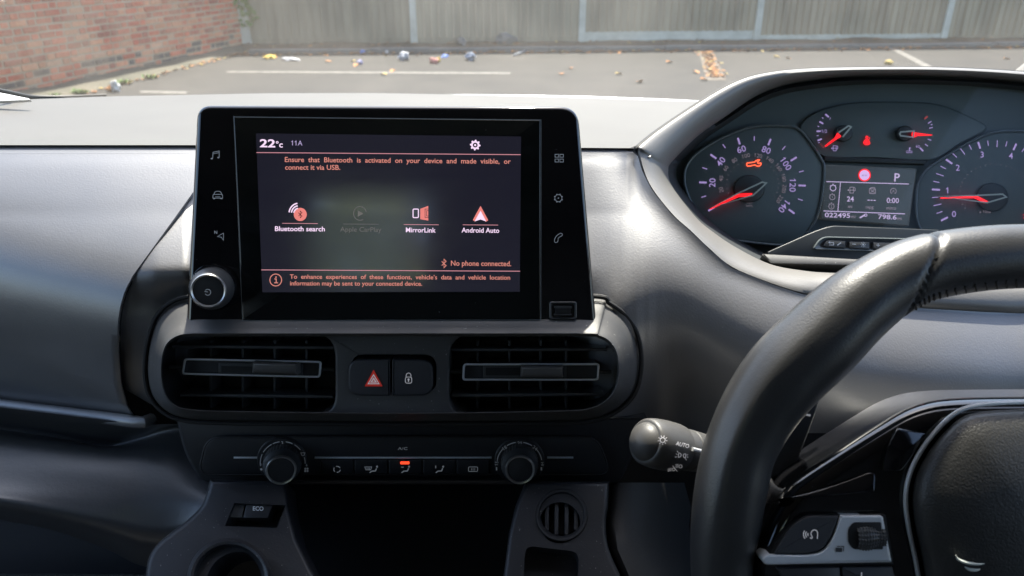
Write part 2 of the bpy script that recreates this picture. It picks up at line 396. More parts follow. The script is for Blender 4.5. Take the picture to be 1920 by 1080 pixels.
for row in range(26):
    z = .015+row*.075; x = -.1-(row % 2)*.085; hd = row % 2 == 0
    while x < 11.8:
        L_ = .215 if not hd else .1025
        c = pal[rnd.randrange(7 if row > 4 else 8)]; kf = rnd.uniform(.9, 1.3); c = (c[0]*kf, c[1]*kf*.86, c[2]*kf*.78)
        if row < 3 and rnd.random() < .35: c = (.12,.10,.09)
        o = .006+rnd.uniform(-.004, .004); j = lambda: rnd.uniform(-.003, .003)
        x0, x1 = max(x, 0)+j(), x+L_+j(); z0, z1 = z+j(), z+.064+j()
        if x1-x0 > .04:
            P0, P1 = WA+wd*x0, WA+wd*x1; i0 = len(bv); e = .006
            bv += [P0+V((0,0,z0))-wn*.01, P1+V((0,0,z0))-wn*.01, P1+V((0,0,z1))-wn*.01, P0+V((0,0,z1))-wn*.01]
            P0, P1 = WA+wd*(x0+e)+wn*o, WA+wd*(x1-e)+wn*o
            bv += [P0+V((0,0,z0+e)), P1+V((0,0,z0+e)), P1+V((0,0,z1-e)), P0+V((0,0,z1-e))]
            for f in ((4,5,6,7),(0,1,5,4),(1,2,6,5),(2,3,7,6),(3,0,4,7)): bf.append(tuple(q+i0 for q in f)); bc.append(c)
        x += L_+.011; hd = not hd
k = A(); k.v = bv; k.f = bf
bo = obj('brick_courses', k, M['brick'], wt, fixn=False)
ca = bo.data.color_attributes.new('brick', 'FLOAT_COLOR', 'CORNER')
for p, c in zip(bo.data.polygons, bc):
    for li in p.loop_indices: ca.data[li].color = (*c, 1)
# verge at the wall foot
a = A(); e0, e1 = G(505, 98), G(170, 178); ed = (e1-e0).normalized()
rows = []
for kx in range(61):
    s = kx/60; p = WA+wd*(9*s)-wd*.3; r_ = []
    wq = .28+.14*s*4
    for u in range(7):
        q = p+wn*(wq*u/6); r_.append((q.x, q.y, .004+.05*(1-u/6)*(1+.6*mnoise.noise(V((q.x*2, q.y*2, 3))))))
    rows.append(r_)
a.grid(rows); tag(obj('verge', a, M['verge']), None, None, kind='structure')
# weeds, leaves, litter
M['weed'] = mat('green_weed', (.09,.16,.035), .7, var=(20, (.14,.20,.05)))
def tuft(px, py, n, s, label):
    p = G(px, py, .03); k = A()
    for i in range(n):
        an = rnd.uniform(0, 6.28); l = s*rnd.uniform(.5, 1); b = p+V((rnd.uniform(-1,1)*s, rnd.uniform(-1,1)*s*.7, -.02)); d = V((math.cos(an), math.sin(an), rnd.uniform(.4, 1.3))).normalized()*l; sd_ = V((-math.sin(an), math.cos(an), 0))*l*.16
        k.add([b-sd_*.5, b+sd_*.5, b+d*.55+sd_, b+d, b+d*.55-sd_], [(0,1,2,3,4)])
    return tag(obj('weed_tuft', k, M['weed'], loc=p), label, 'weed')
tuft(150, 171, 70, 0.072, 'bright green weed tuft by the wall foot just left of the longest weed patch')
tuft(102, 176, 45, 0.055, 'small green weed tuft at the lower left end of the verge')
tuft(232, 153, 60, 0.077, 'dull green weeds growing midway along the verge below the bricks')
tuft(282, 143, 50, 0.077, 'thin green weeds on the verge farthest along the brick wall')
M['leafo'] = mat('orange_dead_leaf', (.42,.17,.04), .7); M['leafy'] = mat('yellow_dead_leaf', (.46,.34,.10), .7); M['leafb'] = mat('brown_dead_leaf', (.20,.095,.04), .8)
def leaf_geo(k, p, s, an):
    u = V((math.cos(an), math.sin(an), rnd.uniform(-.1, .3))); v = V((-math.sin(an), math.cos(an), rnd.uniform(-.1, .3))); z = V((0,0,s*.25))
    k.add([p-u*s, p-u*s*.2+v*s*.6+z, p+u*s*.5+v*s*.5+z, p+u*s, p+u*s*.5-v*s*.5+z, p-u*s*.2-v*s*.6+z, p+u*s*.1], [(0,6,1),(1,6,2),(2,6,3),(3,6,4),(4,6,5),(5,6,0)])
for nm, m_, cnt in (('fallen_leaves', M['leafo'], 420), ('fallen_leaves', M['leafb'], 900), ('fallen_leaves', M['leafy'], 120)):
    k = A()
    for i in range(cnt):
        c = rnd.random()
        if c < .55: p = FL[0]+fdir*rnd.uniform(.5, 19)+fn*(.78+abs(rnd.gauss(0, .13)))
        elif c < .72: p = FL[0]+fdir*rnd.uniform(.5, 19)+fn*rnd.uniform(.1, .6)+V((0,0,.07))
        elif c < .86:
            s = rnd.random()**.8; p = WA+wd*(7.5*s)-wd*.1; p = p+wn*(.30+.56*s+rnd.gauss(0, .05))
        else: q = rnd.random(); p = G(1322+q*22+rnd.gauss(0, 7), 97+q*50)
        leaf_geo(k, p+V((0,0,.012)), rnd.uniform(.018, .04), rnd.uniform(0, 6.28))
    tag(obj(nm, k, m_), None, None, kind='stuff')
k = A(); leaf_geo(k, V((0,0,.01)), .055, .5); src = None
lab = {'o': 'single orange dead leaf lying on the open tarmac', 'y': 'single yellowish dead leaf lying on the open tarmac'}
for c, px, py in [('o',1053,140),('o',1070,129),('o',1305,137),('o',1320,151),('o',1199,155),('o',616,117),('o',1478,111),('y',1456,108),('y',1160,140),('y',720,141),('o',736,135),('o',667,124),('y',662,116),('o',1255,118),('o',1887,112),('o',1665,118)]:
    m_ = M['leafo'] if c == 'o' else M['leafy']; kk = A(); leaf_geo(kk, V((0,0,.012)), rnd.uniform(.045, .065), rnd.uniform(0, 6.28))
    o = obj('leaf', kk, m_); o.location = G(px, py); tag(o, lab[c], 'leaf', group='orange leaves scattered on tarmac' if c == 'o' else 'yellow leaves scattered on tarmac')
def crumple(name, px, py, s, m, label, cat, seed, det=3):
    bm = bmesh.new(); bmesh.ops.create_icosphere(bm, subdivisions=det, radius=1)
    for v in bm.verts:
        n_ = mnoise.noise(v.co*1.7+V((seed*3.1, 0, 0)))*.45+abs(mnoise.noise(v.co*4+V((0, seed, 0))))*.35
        v.co = v.co*(.8+n_); v.co = V((v.co.x*s[0]*.8, v.co.y*s[1]*.8, max(v.co.z, -.75)*s[2]*.75))
    zmin = min(v.co.z for v in bm.verts)
    for v in bm.verts: v.co.z -= zmin
    me = bpy.data.meshes.new(name); bm.to_mesh(me); bm.free(); me.materials.append(m)
    o = bpy.data.objects.new(name, me); COL.objects.link(o); p = G(px, py); o.location = p; o.rotation_euler = (0, 0, seed*1.3); LOC[o] = p
    return tag(o, label, cat)
def lm(n, c): M[n] = mat(n, c, .5); return M[n]
crumple('wrapper', 506, 110, (.17,.10,.04), lm('yellow_film', (.55,.38,.04)), 'crumpled yellow wrapper on the tarmac nearest the fence corner', 'litter', 1)
crumple('paper_sheet', 545, 113, (.24,.10,.03), lm('pale_blue_paper', (.38,.39,.42)), 'flat pale blue grey scrap of paper beside the yellow wrapper', 'litter', 2)
crumple('wrapper', 680, 101, (.06,.05,.05), lm('blue_film', (.05,.13,.38)), 'small deep blue wrapper left of the white paper', 'litter', 3)
crumple('paper_ball', 725, 101, (.05,.04,.04), lm('white_paper', (.46,.46,.44)), 'tiny white paper scrap between the blue wrapper and white bag', 'litter', 4)
crumple('carrier_bag', 758, 113, (.10,.09,.10), lm('white_film', (.42,.43,.45)), 'crumpled white plastic bag under the left fence post', 'litter', 5)
crumple('plastic_sheet', 834, 107, (.16,.07,.03), M['blue_film'], 'flattened bright blue plastic sheet on the tarmac', 'litter', 6)
crumple('food_wrapper', 814, 119, (.09,.06,.06), lm('pink_film', (.55,.22,.18)), 'crumpled pinkish food wrapper in front of the blue sheet', 'litter', 7)
crumple('food_wrapper', 822, 117, (.035,.035,.06), M['yellow_film'], 'small yellow wrapper stuck against the pinkish one', 'litter', 8)
crumple('carrier_bag', 882, 113, (.12,.08,.09), lm('pale_blue_film', (.36,.39,.45)), 'crumpled pale blue plastic bag, rightmost of the litter', 'litter', 9)
crumple('bottle_label', 676, 121, (.05,.05,.05), lm('lilac_film', (.26,.25,.42)), 'small lilac plastic scrap in front of the blue wrapper', 'litter', 10)
crumple('tissue', 218, 172, (.09,.07,.09), M['white_paper'], 'white crumpled tissue at the near end of the verge', 'litter', 11)
crumple('food_carton', 207, 171.5, (.05,.05,.05), M['leafo'], 'orange scrap touching the white tissue by the verge', 'litter', 12)
crumple('plank', 975, 101, (.42,.05,.03), lm('dark_blue_board', (.06,.08,.11)), 'dark blue board lying at the kerb below the rubble', 'plank', 13)
crumple('cup', 1665, 121, (.07,.05,.05), M['leafy'], 'pale tan scrap near the top of the cluster hood', 'litter', 14)
for px, py, s, lb in ((865,88,(.24,.10,.13),'broken grey concrete lump leaning at the fence foot, left of two'), (950,88,(.26,.10,.17),'larger broken concrete lump at the fence foot, right of two')):
    o = crumple('concrete_rubble', px, py, s, M['conc'], lb, 'rubble', px*.01, 2)
# ivy at the wall and fence corner
k = A(); pc = WA+V((0,0,.62))+wn*.1
for i in range(260):
    p = pc+V((rnd.gauss(0,.10), rnd.gauss(0,.08), rnd.uniform(-.28, 1.3))); an = rnd.uniform(0, 6.28); l = rnd.uniform(.03, .06)
    u = V((math.cos(an), .2, math.sin(an)))*l; v = V((-math.sin(an), .3, math.cos(an)))*l*.7; k.add([p-u, p-v*.8, p+u, p+v], [(0,1,2,3)])
tag(obj('ivy', k, M['weed'], loc=pc), 'green ivy hanging in the corner between brick wall and fence', 'plant')

# ------------------------------------------------------------------ van shell (roof, sides, glass): unseen side and bulkhead openings shaped to tune the cabin light
CX = -.08; HW = .76; ZR = CAM.z+.33
vt = thing('van_body', 'van cabin with white bonnet and windscreen looking onto the car park', 'van', (CX, .2, .3))
def vbox(name, p0, p1, m): k = A(); k.box(p0, p1); return obj(name, k, m, vt)
vbox('roof', (CX-HW, -.62, ZR), (CX+HW, .40, ZR+.05), M['roof'])
vbox('floor', (CX-HW, -.62, .35), (CX+HW, .74, .40), M['trim'])
vbox('bulkhead', (CX-HW, .74, .40), (CX+HW, .78, CAM.z-.22), M['black'])
for sx in (-1, 1):
    x0 = CX+sx*HW; xa, xb = min(x0, x0+sx*.05), max(x0, x0+sx*.05)
    k = A(); k.box((xa, -.60, .35), (xb, .98, CAM.z-.30)); yr = -.25; k.box((xa, -.60, CAM.z-.295), (xb, yr, ZR)); k.box((xa, yr+.005, ZR-.05), (xb, .40, ZR))
    obj('side_panel', k, M['trim'], vt)
    k = A(); k.tube([(x0, .40, ZR-.02), (x0, .98, CAM.z-.17)], .035, 10); obj('pillar', k, M['roof'], vt)
k = A(); yb0, yb1 = -.62, -.58; zc = CAM.z
k.box((CX-HW, yb0, .35), (CX+HW, yb1, zc+.09)); k.box((CX-HW, yb0, zc+.29), (CX+HW, yb1, ZR+.05)); k.box((CX-HW, yb0, zc+.09), (-.43, yb1, zc+.29)); k.box((-.18, yb0, zc+.09), (CX+HW, yb1, zc+.29))  # bulkhead opening placed so the green reflection lands on the screen
obj('cab_bulkhead', k, M['trim'], vt)
def glassmat(n, b):
    L = n.links.new; out = n.nodes['Material Output']; n.nodes.remove(b)
    tr = n.nodes.new('ShaderNodeBsdfTransparent'); tr.inputs[0].default_value = (.93,.955,.94,1); gl = n.nodes.new('ShaderNodeBsdfGlossy'); gl.inputs['Roughness'].default_value = .02
    lw = n.nodes.new('ShaderNodeLayerWeight'); pw = n.nodes.new('ShaderNodeMath'); pw.operation = 'POWER'; pw.inputs[1].default_value = 4.5; L(lw.outputs['Facing'], pw.inputs[0]); fr = n.nodes.new('ShaderNodeMath'); fr.operation = 'MULTIPLY_ADD'; fr.inputs[1].default_value = .85; fr.inputs[2].default_value = .055; L(pw.outputs[0], fr.inputs[0]); mx = n.nodes.new('ShaderNodeMixShader'); L(fr.outputs[0], mx.inputs[0]); L(tr.outputs[0], mx.inputs[1]); L(gl.outputs[0], mx.inputs[2])
    df = n.nodes.new('ShaderNodeBsdfDiffuse'); df.inputs[0].default_value = (.72,.67,.58,1)
    tl = n.nodes.new('ShaderNodeBsdfTranslucent'); tl.inputs[0].default_value = (.72,.67,.58,1); ad = n.nodes.new('ShaderNodeMixShader'); ad.inputs[0].default_value = .5; L(df.outputs[0], ad.inputs[1]); L(tl.outputs[0], ad.inputs[2])
    tc = n.nodes.new('ShaderNodeTexCoord'); t = n.nodes.new('ShaderNodeTexNoise'); t.inputs['Scale'].default_value = 9; t.inputs['Detail'].default_value = 6; L(tc.outputs['Object'], t.inputs['Vector'])
    t2 = n.nodes.new('ShaderNodeTexNoise'); t2.inputs['Scale'].default_value = 260; L(tc.outputs['Object'], t2.inputs['Vector'])
    m1 = n.nodes.new('ShaderNodeMapRange'); m1.inputs[1].default_value = .35; m1.inputs[2].default_value = .75; m1.inputs[3].default_value = .036; m1.inputs[4].default_value = .078; L(t.outputs[0], m1.inputs[0])  # diffuse veil that puts haze over the outside view
    m3 = n.nodes.new('ShaderNodeMapRange'); m3.inputs[1].default_value = .74; m3.inputs[2].default_value = .80; m3.inputs[3].default_value = 0; m3.inputs[4].default_value = .12; L(t2.outputs[0], m3.inputs[0])
    mp = n.nodes.new('ShaderNodeMapping'); mp.inputs['Scale'].default_value = (26, 1.2, 1.2); L(tc.outputs['Object'], mp.inputs[0]); t3 = n.nodes.new('ShaderNodeTexNoise'); t3.inputs['Scale'].default_value = 3; t3.inputs['Detail'].default_value = 3; L(mp.outputs[0], t3.inputs['Vector'])  # faint streaks painted for the vent reflections in the glass
    m4 = n.nodes.new('ShaderNodeMapRange'); m4.inputs[1].default_value = .58; m4.inputs[2].default_value = .75; m4.inputs[4].default_value = .010; L(t3.outputs[0], m4.inputs[0]); s0 = n.nodes.new('ShaderNodeMath'); s0.operation = 'ADD'; L(m1.outputs[0], s0.inputs[0]); L(m4.outputs[0], s0.inputs[1])
    su = n.nodes.new('ShaderNodeMath'); su.operation = 'ADD'; L(s0.outputs[0], su.inputs[0]); L(m3.outputs[0], su.inputs[1])
    m2 = n.nodes.new('ShaderNodeMixShader'); L(su.outputs[0], m2.inputs[0]); L(mx.outputs[0], m2.inputs[1]); L(ad.outputs[0], m2.inputs[2]); L(m2.outputs[0], out.inputs[0])
M['wglass'] = node_mat('hazy_dusty_windscreen_glass', glassmat)
k = A(); rows = []
for i in range(9):
    t = i/8; rows.append([])
    for j in range(17):
        u = j/8-1; f = .99*(1-t)+.40*t-.10*u*u*(1-t)-.03*u*u*t; z = CAM.z-.195*(1-t)+.33*t
        rows[-1].append((CX+u*HW, f, z))
k.grid(rows); obj('windscreen', k, M['wglass'], vt)
k = A(); rows = []
for i in range(9):
    t = i/8; rows.append([(CX+(j/8-1)*.78, 1.02+.8*t-.12*(j/8-1)**2, CAM.z-.189-.16*t*t-.10*t-.022*(j/8-1)**2) for j in range(17)])
k.grid(rows); obj('bonnet', k, M['bonnet'], vt)
k = A(); k.tube([FD(x, y, f) for x, y, f in spl([(-260,140,.75),(-60,160,.80),(0,171,.83),(30,177,.86),(60,182.5,.90),(120,183,.93),(200,180,.95)], 6)], .0032, 8); obj('windscreen_seal', k, M['seal'], vt)
k = A(); k.slab(Pl(FD(0, 180, .80), (0,-.5,.86)), [(-260,142),(-60,163),(0,174),(52,184.5),(57,187),(0,190),(-260,205)], -.004, 0, .001, 1); obj('pillar_trim', k, M['bonnet'], vt)

# ------------------------------------------------------------------ dashboard
dt = thing('dashboard', 'wide grey van dashboard with pale upper pad and dark lower panels', 'dashboard', (CX, .5, CAM.z-.3))
def tanr(y): b = (540-y)/FPX; return (SP_-b*CP_)/(CP_+b*SP_)
XT = [-400,0,100,213,300,450,900,1080,1140,1178,1205,1240,1310,1400,1500,1600,1700,1920,2400]
YT = [425,492,512,543,565,595,620,615,600,565,542,535,562,615,655,682,700,706,700]
SLT = ([-420,-230,-150,-80,-35,0,35,75,140,300],[22,25,29,36,46,58,72,86,98,104])
_fc = {}
XH = [1194,1204,1222,1260,1293,1327,1373,1447,1503,1560,1660,1747,1847,1920,2020,2120,2250,2325,2340,2430]
YH = [288,322,358,405,434,467,505,535,553,565,576,581,587,590,572,530,440,350,290,288]
FH = [.536,.5225,.506,.488,.477,.467,.458,.451,.448,.448,.450,.450,.451,.452,.456,.464,.485,.512,.535,.538]
y0f = lambda x: float(np.interp(x, XH, YH))
def push(x, y):
    t = min(1, max(0, (y-500)/80)); t = t*t*(3-2*t)
    return (-.0035*min(1, max(0, (400-y)/90)) if x < 1185 else 0)+.002*(x < 420)+t*float(np.interp(x, [180,240,300,340,1050,1110,1150,1230], [.002,.007,.015,.018,.016,.004,0,0]))
def yT(x): return sum(np.interp(x+q, XT, YT) for q in (-14,-7,0,7,14))/5
def dash_f(x, y, ps=False):
    k = (round(x), ps)
    if k not in _fc:
        f = float(np.interp(x, XH, FH)) if x > 1194 else .538; yb = y0f(x); dr = f*tanr(yb); ys, fs = [yb], [f]; t0 = 492+.24*x if ps else yT(x)
        for i in range(1, 150):
            yy = yb+4*i; cw = 0.0 if ps else float(np.interp(x, [290,350,430,1090,1235], [0,.12,1,1,0])); s = math.tan(R((1-cw)*np.interp(yy-t0, *SLT)+cw*np.interp(yy, [288,300,540,600,660], [28,41,44,60,82]))); tr = tanr(yy)
            f2 = (dr+f*s)/(tr+s); dr = f2*tr; f = f2; ys.append(yy); fs.append(f)
        _fc[k] = (ys, fs)
    return float(np.interp(y, *_fc[k]))
def DF(x, y, push=0.0, ps=False): return FD(x, y, dash_f(x, y, ps)+push)
k = A(); k.box((CX-HW, .50, CAM.z-.62), (.07, .52, CAM.z-.20)); k.box((.075, .50, CAM.z-.62), (CX+HW, .52, CAM.z-.31)); obj('light_blocker', k, M['black'], dt)  # unseen black boxes added to block sun leaking through the dash
_gw = [(q, math.exp(-(q/30)**2/2)) for q in range(-72, 73, 12)]
def DFS(x, y, push=0.0):
    if x < 960: return DF(x, y, push)
    k_ = min(1, (x-960)/120)
    f = sum(dash_f(x+q*k_, y)*w_ for q, w_ in _gw)/sum(w_ for q, w_ in _gw); return FD(x, y, f+push)
# upper pad
XF = [-420,-200,0,100,190,300,500,700,900,1100,1300,1500,1920,2500]; YF = [212,197,188,184.5,181,179,175,174.5,178,183.5,190,196,214,240]; FF = [.72,.78,.86,.89,.91,.93,.945,.95,.95,.95,.94,.93,.89,.78]
xs = list(range(-420, 2501, 40)); rows = []
for t in (-.06, -.03, 0, .02, .05, .09, .16, .25, .35, .45, .55, .65, .75, .85, .92, .97, 1.0):
    r_ = []
    for x in xs:
        yf, ff = np.interp(x, XF, YF), np.interp(x, XF, FF); yn = 272+max(0, (x-360))*.007; yc = min(yn, max(yf+2, float(np.interp(x, [1190,1200,1233,1287,1344,1389,1433,1500,1600,1760,1920,2080,2200,2300,2340], [290,279,252,215,179,157,145,137,134,134,142,158,188,243,290]))))
        if t < 0: p = FD(x, yf, ff); p = p+V((0, -t*.9, (t*.9)*abs(t)*14))
        else:
            tt = t*(yc-yf)/(yn-yf); f = ff+(.540-ff)*tt; p = FD(x, yf+(yn-yf)*tt, f)
            if t < .06: p = p+V((0,0,.0))
        r_.append(p)
    rows.append(r_)
k = A(); k.grid(rows); obj('upper_pad', k, M['pad'], dt, sharp=60)
k = A(); rows = []                                             # step between pad and front face
for y, df_ in ((272,0),(273,.0030),(275,.0012),(282,-.0022),(288,-.0056),(290,-.0045)):
    rows.append([FD(x, y+max(0,(x-360))*.007, .540+df_) for x in xs if x <= 1220])
k.grid(rows); obj('pad_edge', k, M['dash'], dt, sharp=50)
# front face: centre and driver side
k = A(); xs2 = list(range(180, 2420, 8))
yy_ = lambda x, i: y0f(x)-2+(float(np.interp(x, [180,300,360], [700,770,814]))-y0f(x))*i/70
k.grid([[DFS(x, yy_(x, i), push(x, yy_(x, i))) for x in xs2] for i in range(71)]); obj('front_face', k, M['dash'], dt, sharp=60)
# passenger panel with its seam
SX = [(288,412),(330,384),(370,355),(405,330),(460,290),(515,250),(545,234),(575,225),(610,220),(660,220),(720,225),(760,236),(800,262)]
seam = lambda y: float(np.interp(y, [a for a, b in SX], [b for a, b in SX]))
lip = lambda x: 757+.125*x if x > -50 else 751+.14*(x+50)
k = A(); rows = []; n = 46
for i in range(n+1):
    r_ = []
    for j in range(44):
        u = j/40
        yb = 288+(lip(-300+u*560)-288)*i/n
        s_ = seam(yb)
        if j <= 40: x = -320+(s_+320)*u; p = DF(x, yb, .001-.0045*min(1, max(0, (400-yb)/90)), True)
        else: q = j-40; x = s_+(3.0, 4.6, 5.0)[q-1]; p = DF(x, yb, (.002, .006, .03)[q-1], True)
        r_.append(p)
    rows.append(r_)
k.grid(rows); obj('passenger_panel', k, M['dash'], dt, sharp=60)
k = A(); pts = []
for i in range(40): y = 372+(778-372)*i/39; pts.append(DF(seam(y)+4, y, .0045, True))
k.tube(pts, .0008, 8); obj('panel_seam', k, M['gloss'], dt)
k = A(); k.tube([FD(x, lip(x)+2, dash_f(x, lip(x), True)-.005) for x in range(-320, 276, 12)]+[FD(284, 786, dash_f(276, lip(276), True)+.004)], .0045, 10); obj('glovebox_lip', k, M['dash'], dt)
# recess under the lip, knee bolster
k = A(); bx = [-320,-100,0,100,200,262,330,410]
R_ = [([735,756,764,776,788,796,795,800],.43),([765,790,800,815,833,820,800,805],.455),([790,806,818,829,840,842,845,858],.437),([836,850,860,868,877,884,888,900],.420),([880,893,903,913,924,932,934,930],.4045),([900,914,926,940,956,970,972,950],.396),([908,924,940,958,980,998,1000,968],.392),([916,936,954,974,1002,1024,1028,985],.396),([930,960,975,995,1030,1060,1065,1010],.425)]
grid_ = [[(x, y, f) for x, y in zip(bx, ys_)] for ys_, f in R_]
gr2 = [spl(r_, 5) for r_ in grid_]; cols = list(zip(*gr2)); gr3 = [spl(c, 5) for c in cols]
k.grid([[FD(*p) for p in c] for c in gr3]); obj('knee_bolster', k, M['dashlow'], dt, sharp=70)
k = A(); k.grid([[FD(x, y, f) for x in (-400, 0, 420)] for y, f in ((930,.47),(1075,.455),(1078,.42),(1200,.40))]); obj('glove_shelf', k, M['dashlow'], dt)
# vent surround
FP = Pl(FD(735, 605, .4205), (0, -.0586, .0207))
vo = [(400,556),(350,560),(320,571),(296,595),(283,630),(276,665),(275,705),(284,742),(308,770),(345,785),(420,790),(580,791),(735,792),(900,791),(1060,790),(1120,784),(1162,764),(1188,735),(1198,700),(1199,660),(1190,622),(1170,592),(1140,570),(1110,558),(900,556),(650,556)]
vi = [(400,631),(360,631),(335,634),(316,646),(307,665),(304,690),(305,715),(312,740),(326,757),(350,766),(420,770),(580,772.5),(735,774),(900,772.5),(1060,769),(1100,766),(1130,754),(1148,735),(1156,710),(1157,685),(1152,660),(1140,643),(1122,634),(1095,631),(900,631),(650,631)]
so_, si_ = spl(vo, 8, True), spl(vi, 8, True)
k = A(); k.frame(FP, so_, si_, [(0,-.07),(0,-.024),(.06,-.018),(.2,-.012),(.4,-.007),(.62,-.0025),(.75,.002),(.86,.0062),(.92,.0075),(.955,.0065),(.98,.002),(1,-.006),(1.0,-.03)])
obj('vent_surround', k, M['surround'], dt, sharp=60)
k = A(); k.tube([FP.P(x, y, -.0165) for x, y in inset(so_, -3)], .0016, 8, closed=True); obj('surround_gap', k, M['black'], dt)
CPT = rpoly([(600,625),(622,638,16),(629,662,10),(629,750,12),(622,768,16),(600,778),(872,778),(850,770,14),(842,752,12),(842,662,12),(848,642,16),(872,625)])
k = A(); k.slab(FP, CPT, -.03, -.0030, .0016, 5); cp = obj('switch_plate', k, M['surround'], dt)
k = A(); k.slab(FP, rrect(650,671,815,745,26), -.02, .01); cut(cp, k)
# lower centre stack
LP = Pl(FD(755, 855, .418), (0, -math.cos(R(14)), math.sin(R(14))))
k = A(); k.slab(LP, rpoly([(330,780,8),(1215,780,8),(1190,850,30),(1160,908,20),(380,908,20),(345,850,30)]), -.05, -.004, .003, 6); obj('centre_stack', k, M['panel'], dt)
KP = Pl(FD(400, 905, .398), (0, -math.sin(R(34)), math.cos(R(34))))
k = A(); k.slab(KP, [p for p in spl([(394,899),(387,925),(376,950),(350,976),(300,1015),(279,1045),(272,1085),(266,1150)], 5)]+[(640,1150),(585,1070),(556,1010),(542,955),(536,903)], -.03, 0, .004, 9, 4)
cl = obj('console_wing', k, M['console'], dt)
k = A(); k.slab(KP, ell(430,1088,66,66,48), -.08, .02); cut(cl, k)
k = A(); k.slab(KP, [(420,928),(520,932),(503,976),(402,972)], -.016, .02); cut(cl, k)
k = A(); k.slab(KP, [(948,1150),(944,1080),(954,1000),(966,950),(985,903),(1142,903)]+spl([(1140,950),(1136,985),(1142,1030),(1166,1085),(1195,1150)], 5), -.03, 0, .004, 9, 4)
cr = obj('console_wing', k, M['console'], dt)
k = A(); k.slab(KP, ell(1053,966,40,40,40), -.014, .02); cut(cr, k)
k = A(); k.slab(KP, rpoly([(986,1010,18),(1090,1022,18),(1088,1140,10),(978,1140,10)]), -.014, .02); cut(cr, k)
k = A(); rows = []                                             # driver's knee panel right of the console
for y, f in ((905,.42),(940,.405),(985,.385),(1030,.368),(1090,.35),(1150,.34)):
    x0 = float(np.interp(y, [903,950,985,1030,1085,1150], [1142,1140,1136,1142,1166,1195]))+6
    rows.append([FD(x0+dx, y, f+df) for dx, df in ((-30,.03),(-3,.01),(0,.003),(10,.0),(40,.004),(75,.02),(110,.05),(150,.1))])
k.grid(rows); obj('knee_panel', k, mat('knee_panel_grain', (.034,.033,.032), .6, bump=(420, .6)), dt, sharp=70)
k = A(); k.add([FD(500,905,.50), FD(1010,905,.50), FD(1010,1150,.40), FD(500,1150,.40)], [(0,1,2,3)]); k.add([FD(500,905,.50), FD(1010,905,.50), FD(1010,900,.40), FD(500,900,.40)], [(0,1,2,3)]); obj('storage_bin', k, M['panel'], dt)
k = A(); k.frame(KP, ell(430,1088,80,80,56), ell(430,1088,60,60,56), [(0,.0),(.12,.003),(.35,.0055),(.6,.005),(.8,.0025),(.95,-.002),(1,-.02),(1,-.05)]); obj('cup_ring', k, M['console'], dt)
k = A(); k.lathe(KP.P(1053,966,-.012), KP.n, [(.0122,-.002),(.0122,.0)], 40); obj('grille_backing', k, M['black'], dt)
k = A()
for xx in (1026,1044,1063,1081):
    hh = 38*math.sqrt(max(0, 1-((xx-1053)/41)**2)); k.slab(KP, [(xx-4,966-hh),(xx+4,966-hh),(xx+3,966+hh),(xx-5,966+hh)], -.012, -.002, .001, 1)
obj('speaker_grille', k, M['panel'], dt)
k = A(); k.frame(KP, ell(1053,966,50,50,48), ell(1053,966,39,39,48), [(0,-.001),(.2,.0012),(.6,.0012),(1,-.001),(1,-.012)]); obj('grille_ring', k, M['panel'], dt)
# ECO switch strip
et = thing('eco_switch', 'dark pair of switches marked ECO on the left console wing', 'switch', KP.P(460,952))
k = A(); k.slab(KP, [(421,931),(463,932),(454,971),(405,970)], -.012, -.003, .001, 2); obj('blank_key', k, M['dashlow'], et)
k = A(); k.slab(KP, [(465,932),(517,933),(502,972),(456,971)], -.012, -.0015, .001, 2); obj('eco_key', k, M['panel'], et)
k = A(); k.text(KP, 'ECO', 474, 957, 494, 957.5, 8, -.0012, .02); obj('lettering', k, M['printlow'], et)

# ------------------------------------------------------------------ air vents
def vent(label, outline, vanes, verts, ring, slot, thumb, pivots):
    t = thing('air_vent', label, 'air vent', FP.P((ring[0][0]+ring[1][0])/2, 697))
    k = A(); rows = [[FP.P(x, y, -.0085) for x, y in outline], [FP.P(x, y, -.0085)-FP.n*.030 for x, y in outline], [FP.P(x, y, -.0085)-FP.n*.031 for x, y in inset(outline, 3)]]
    k.grid(rows, cu=True); n_ = len(outline); k.f.append(tuple(range(len(k.v)-n_, len(k.v)))); obj('housing', k, M['panel'], t)
    for x in verts:
        k = A(); k.slab(FP, [(x-2.2,638),(x+2.2,638),(x+2.2,766),(x-2.2,766)], -.036, -.019, .0005, 1); obj('vertical_vane', k, M['vane'], t)
    for (x0,y0,x1,y1) in vanes:
        k = A(); k.slab(FP, [(x0,y0-3),(x1,y1-3),(x1,y1+3),(x0,y0+3)], -.028, -.0095, .001, 2.4); obj('horizontal_vane', k, M['vane'], t)
    rp = rpoly([(*ring[0],8),(*ring[1],8),(*ring[2],8),(*ring[3],8)])
    k = A(); k.slab(FP, inset(rp, 4), -.030, -.0075); b_ = obj('centre_vane', k, M['panel'], t)
    k = A(); k.frame(FP, rp, inset(rp, 4.4), [(0,-.012),(0,-.0052),(.25,-.0042),(.75,-.0042),(1,-.0052),(1,-.0078)]); obj('chrome_frame', k, M['chrome'], t)
    k = A(); k.slab(FP, slot, -.010, -.0066, .0004, 1.5); s_ = obj('slider_track', k, M['vane'], t)
    k = A(); k.slab(FP, inset(slot, 5), -.010, -.0062); obj('slider_slot', k, M['black'], t)
    k = A(); k.slab(FP, thumb, -.008, .004, .0025, 6); obj('slider_tab', k, M['stalk'], t)
    for (x0,x1,y) in pivots:
        k = A(); k.tube([FP.P(x0, y, -.012), FP.P(x1, y, -.012)], .0013, 8); obj('pivot', k, M['vane'], t)
OL = rpoly([(300,626),(632,626,4),(630,778,4),(300,778)]); 
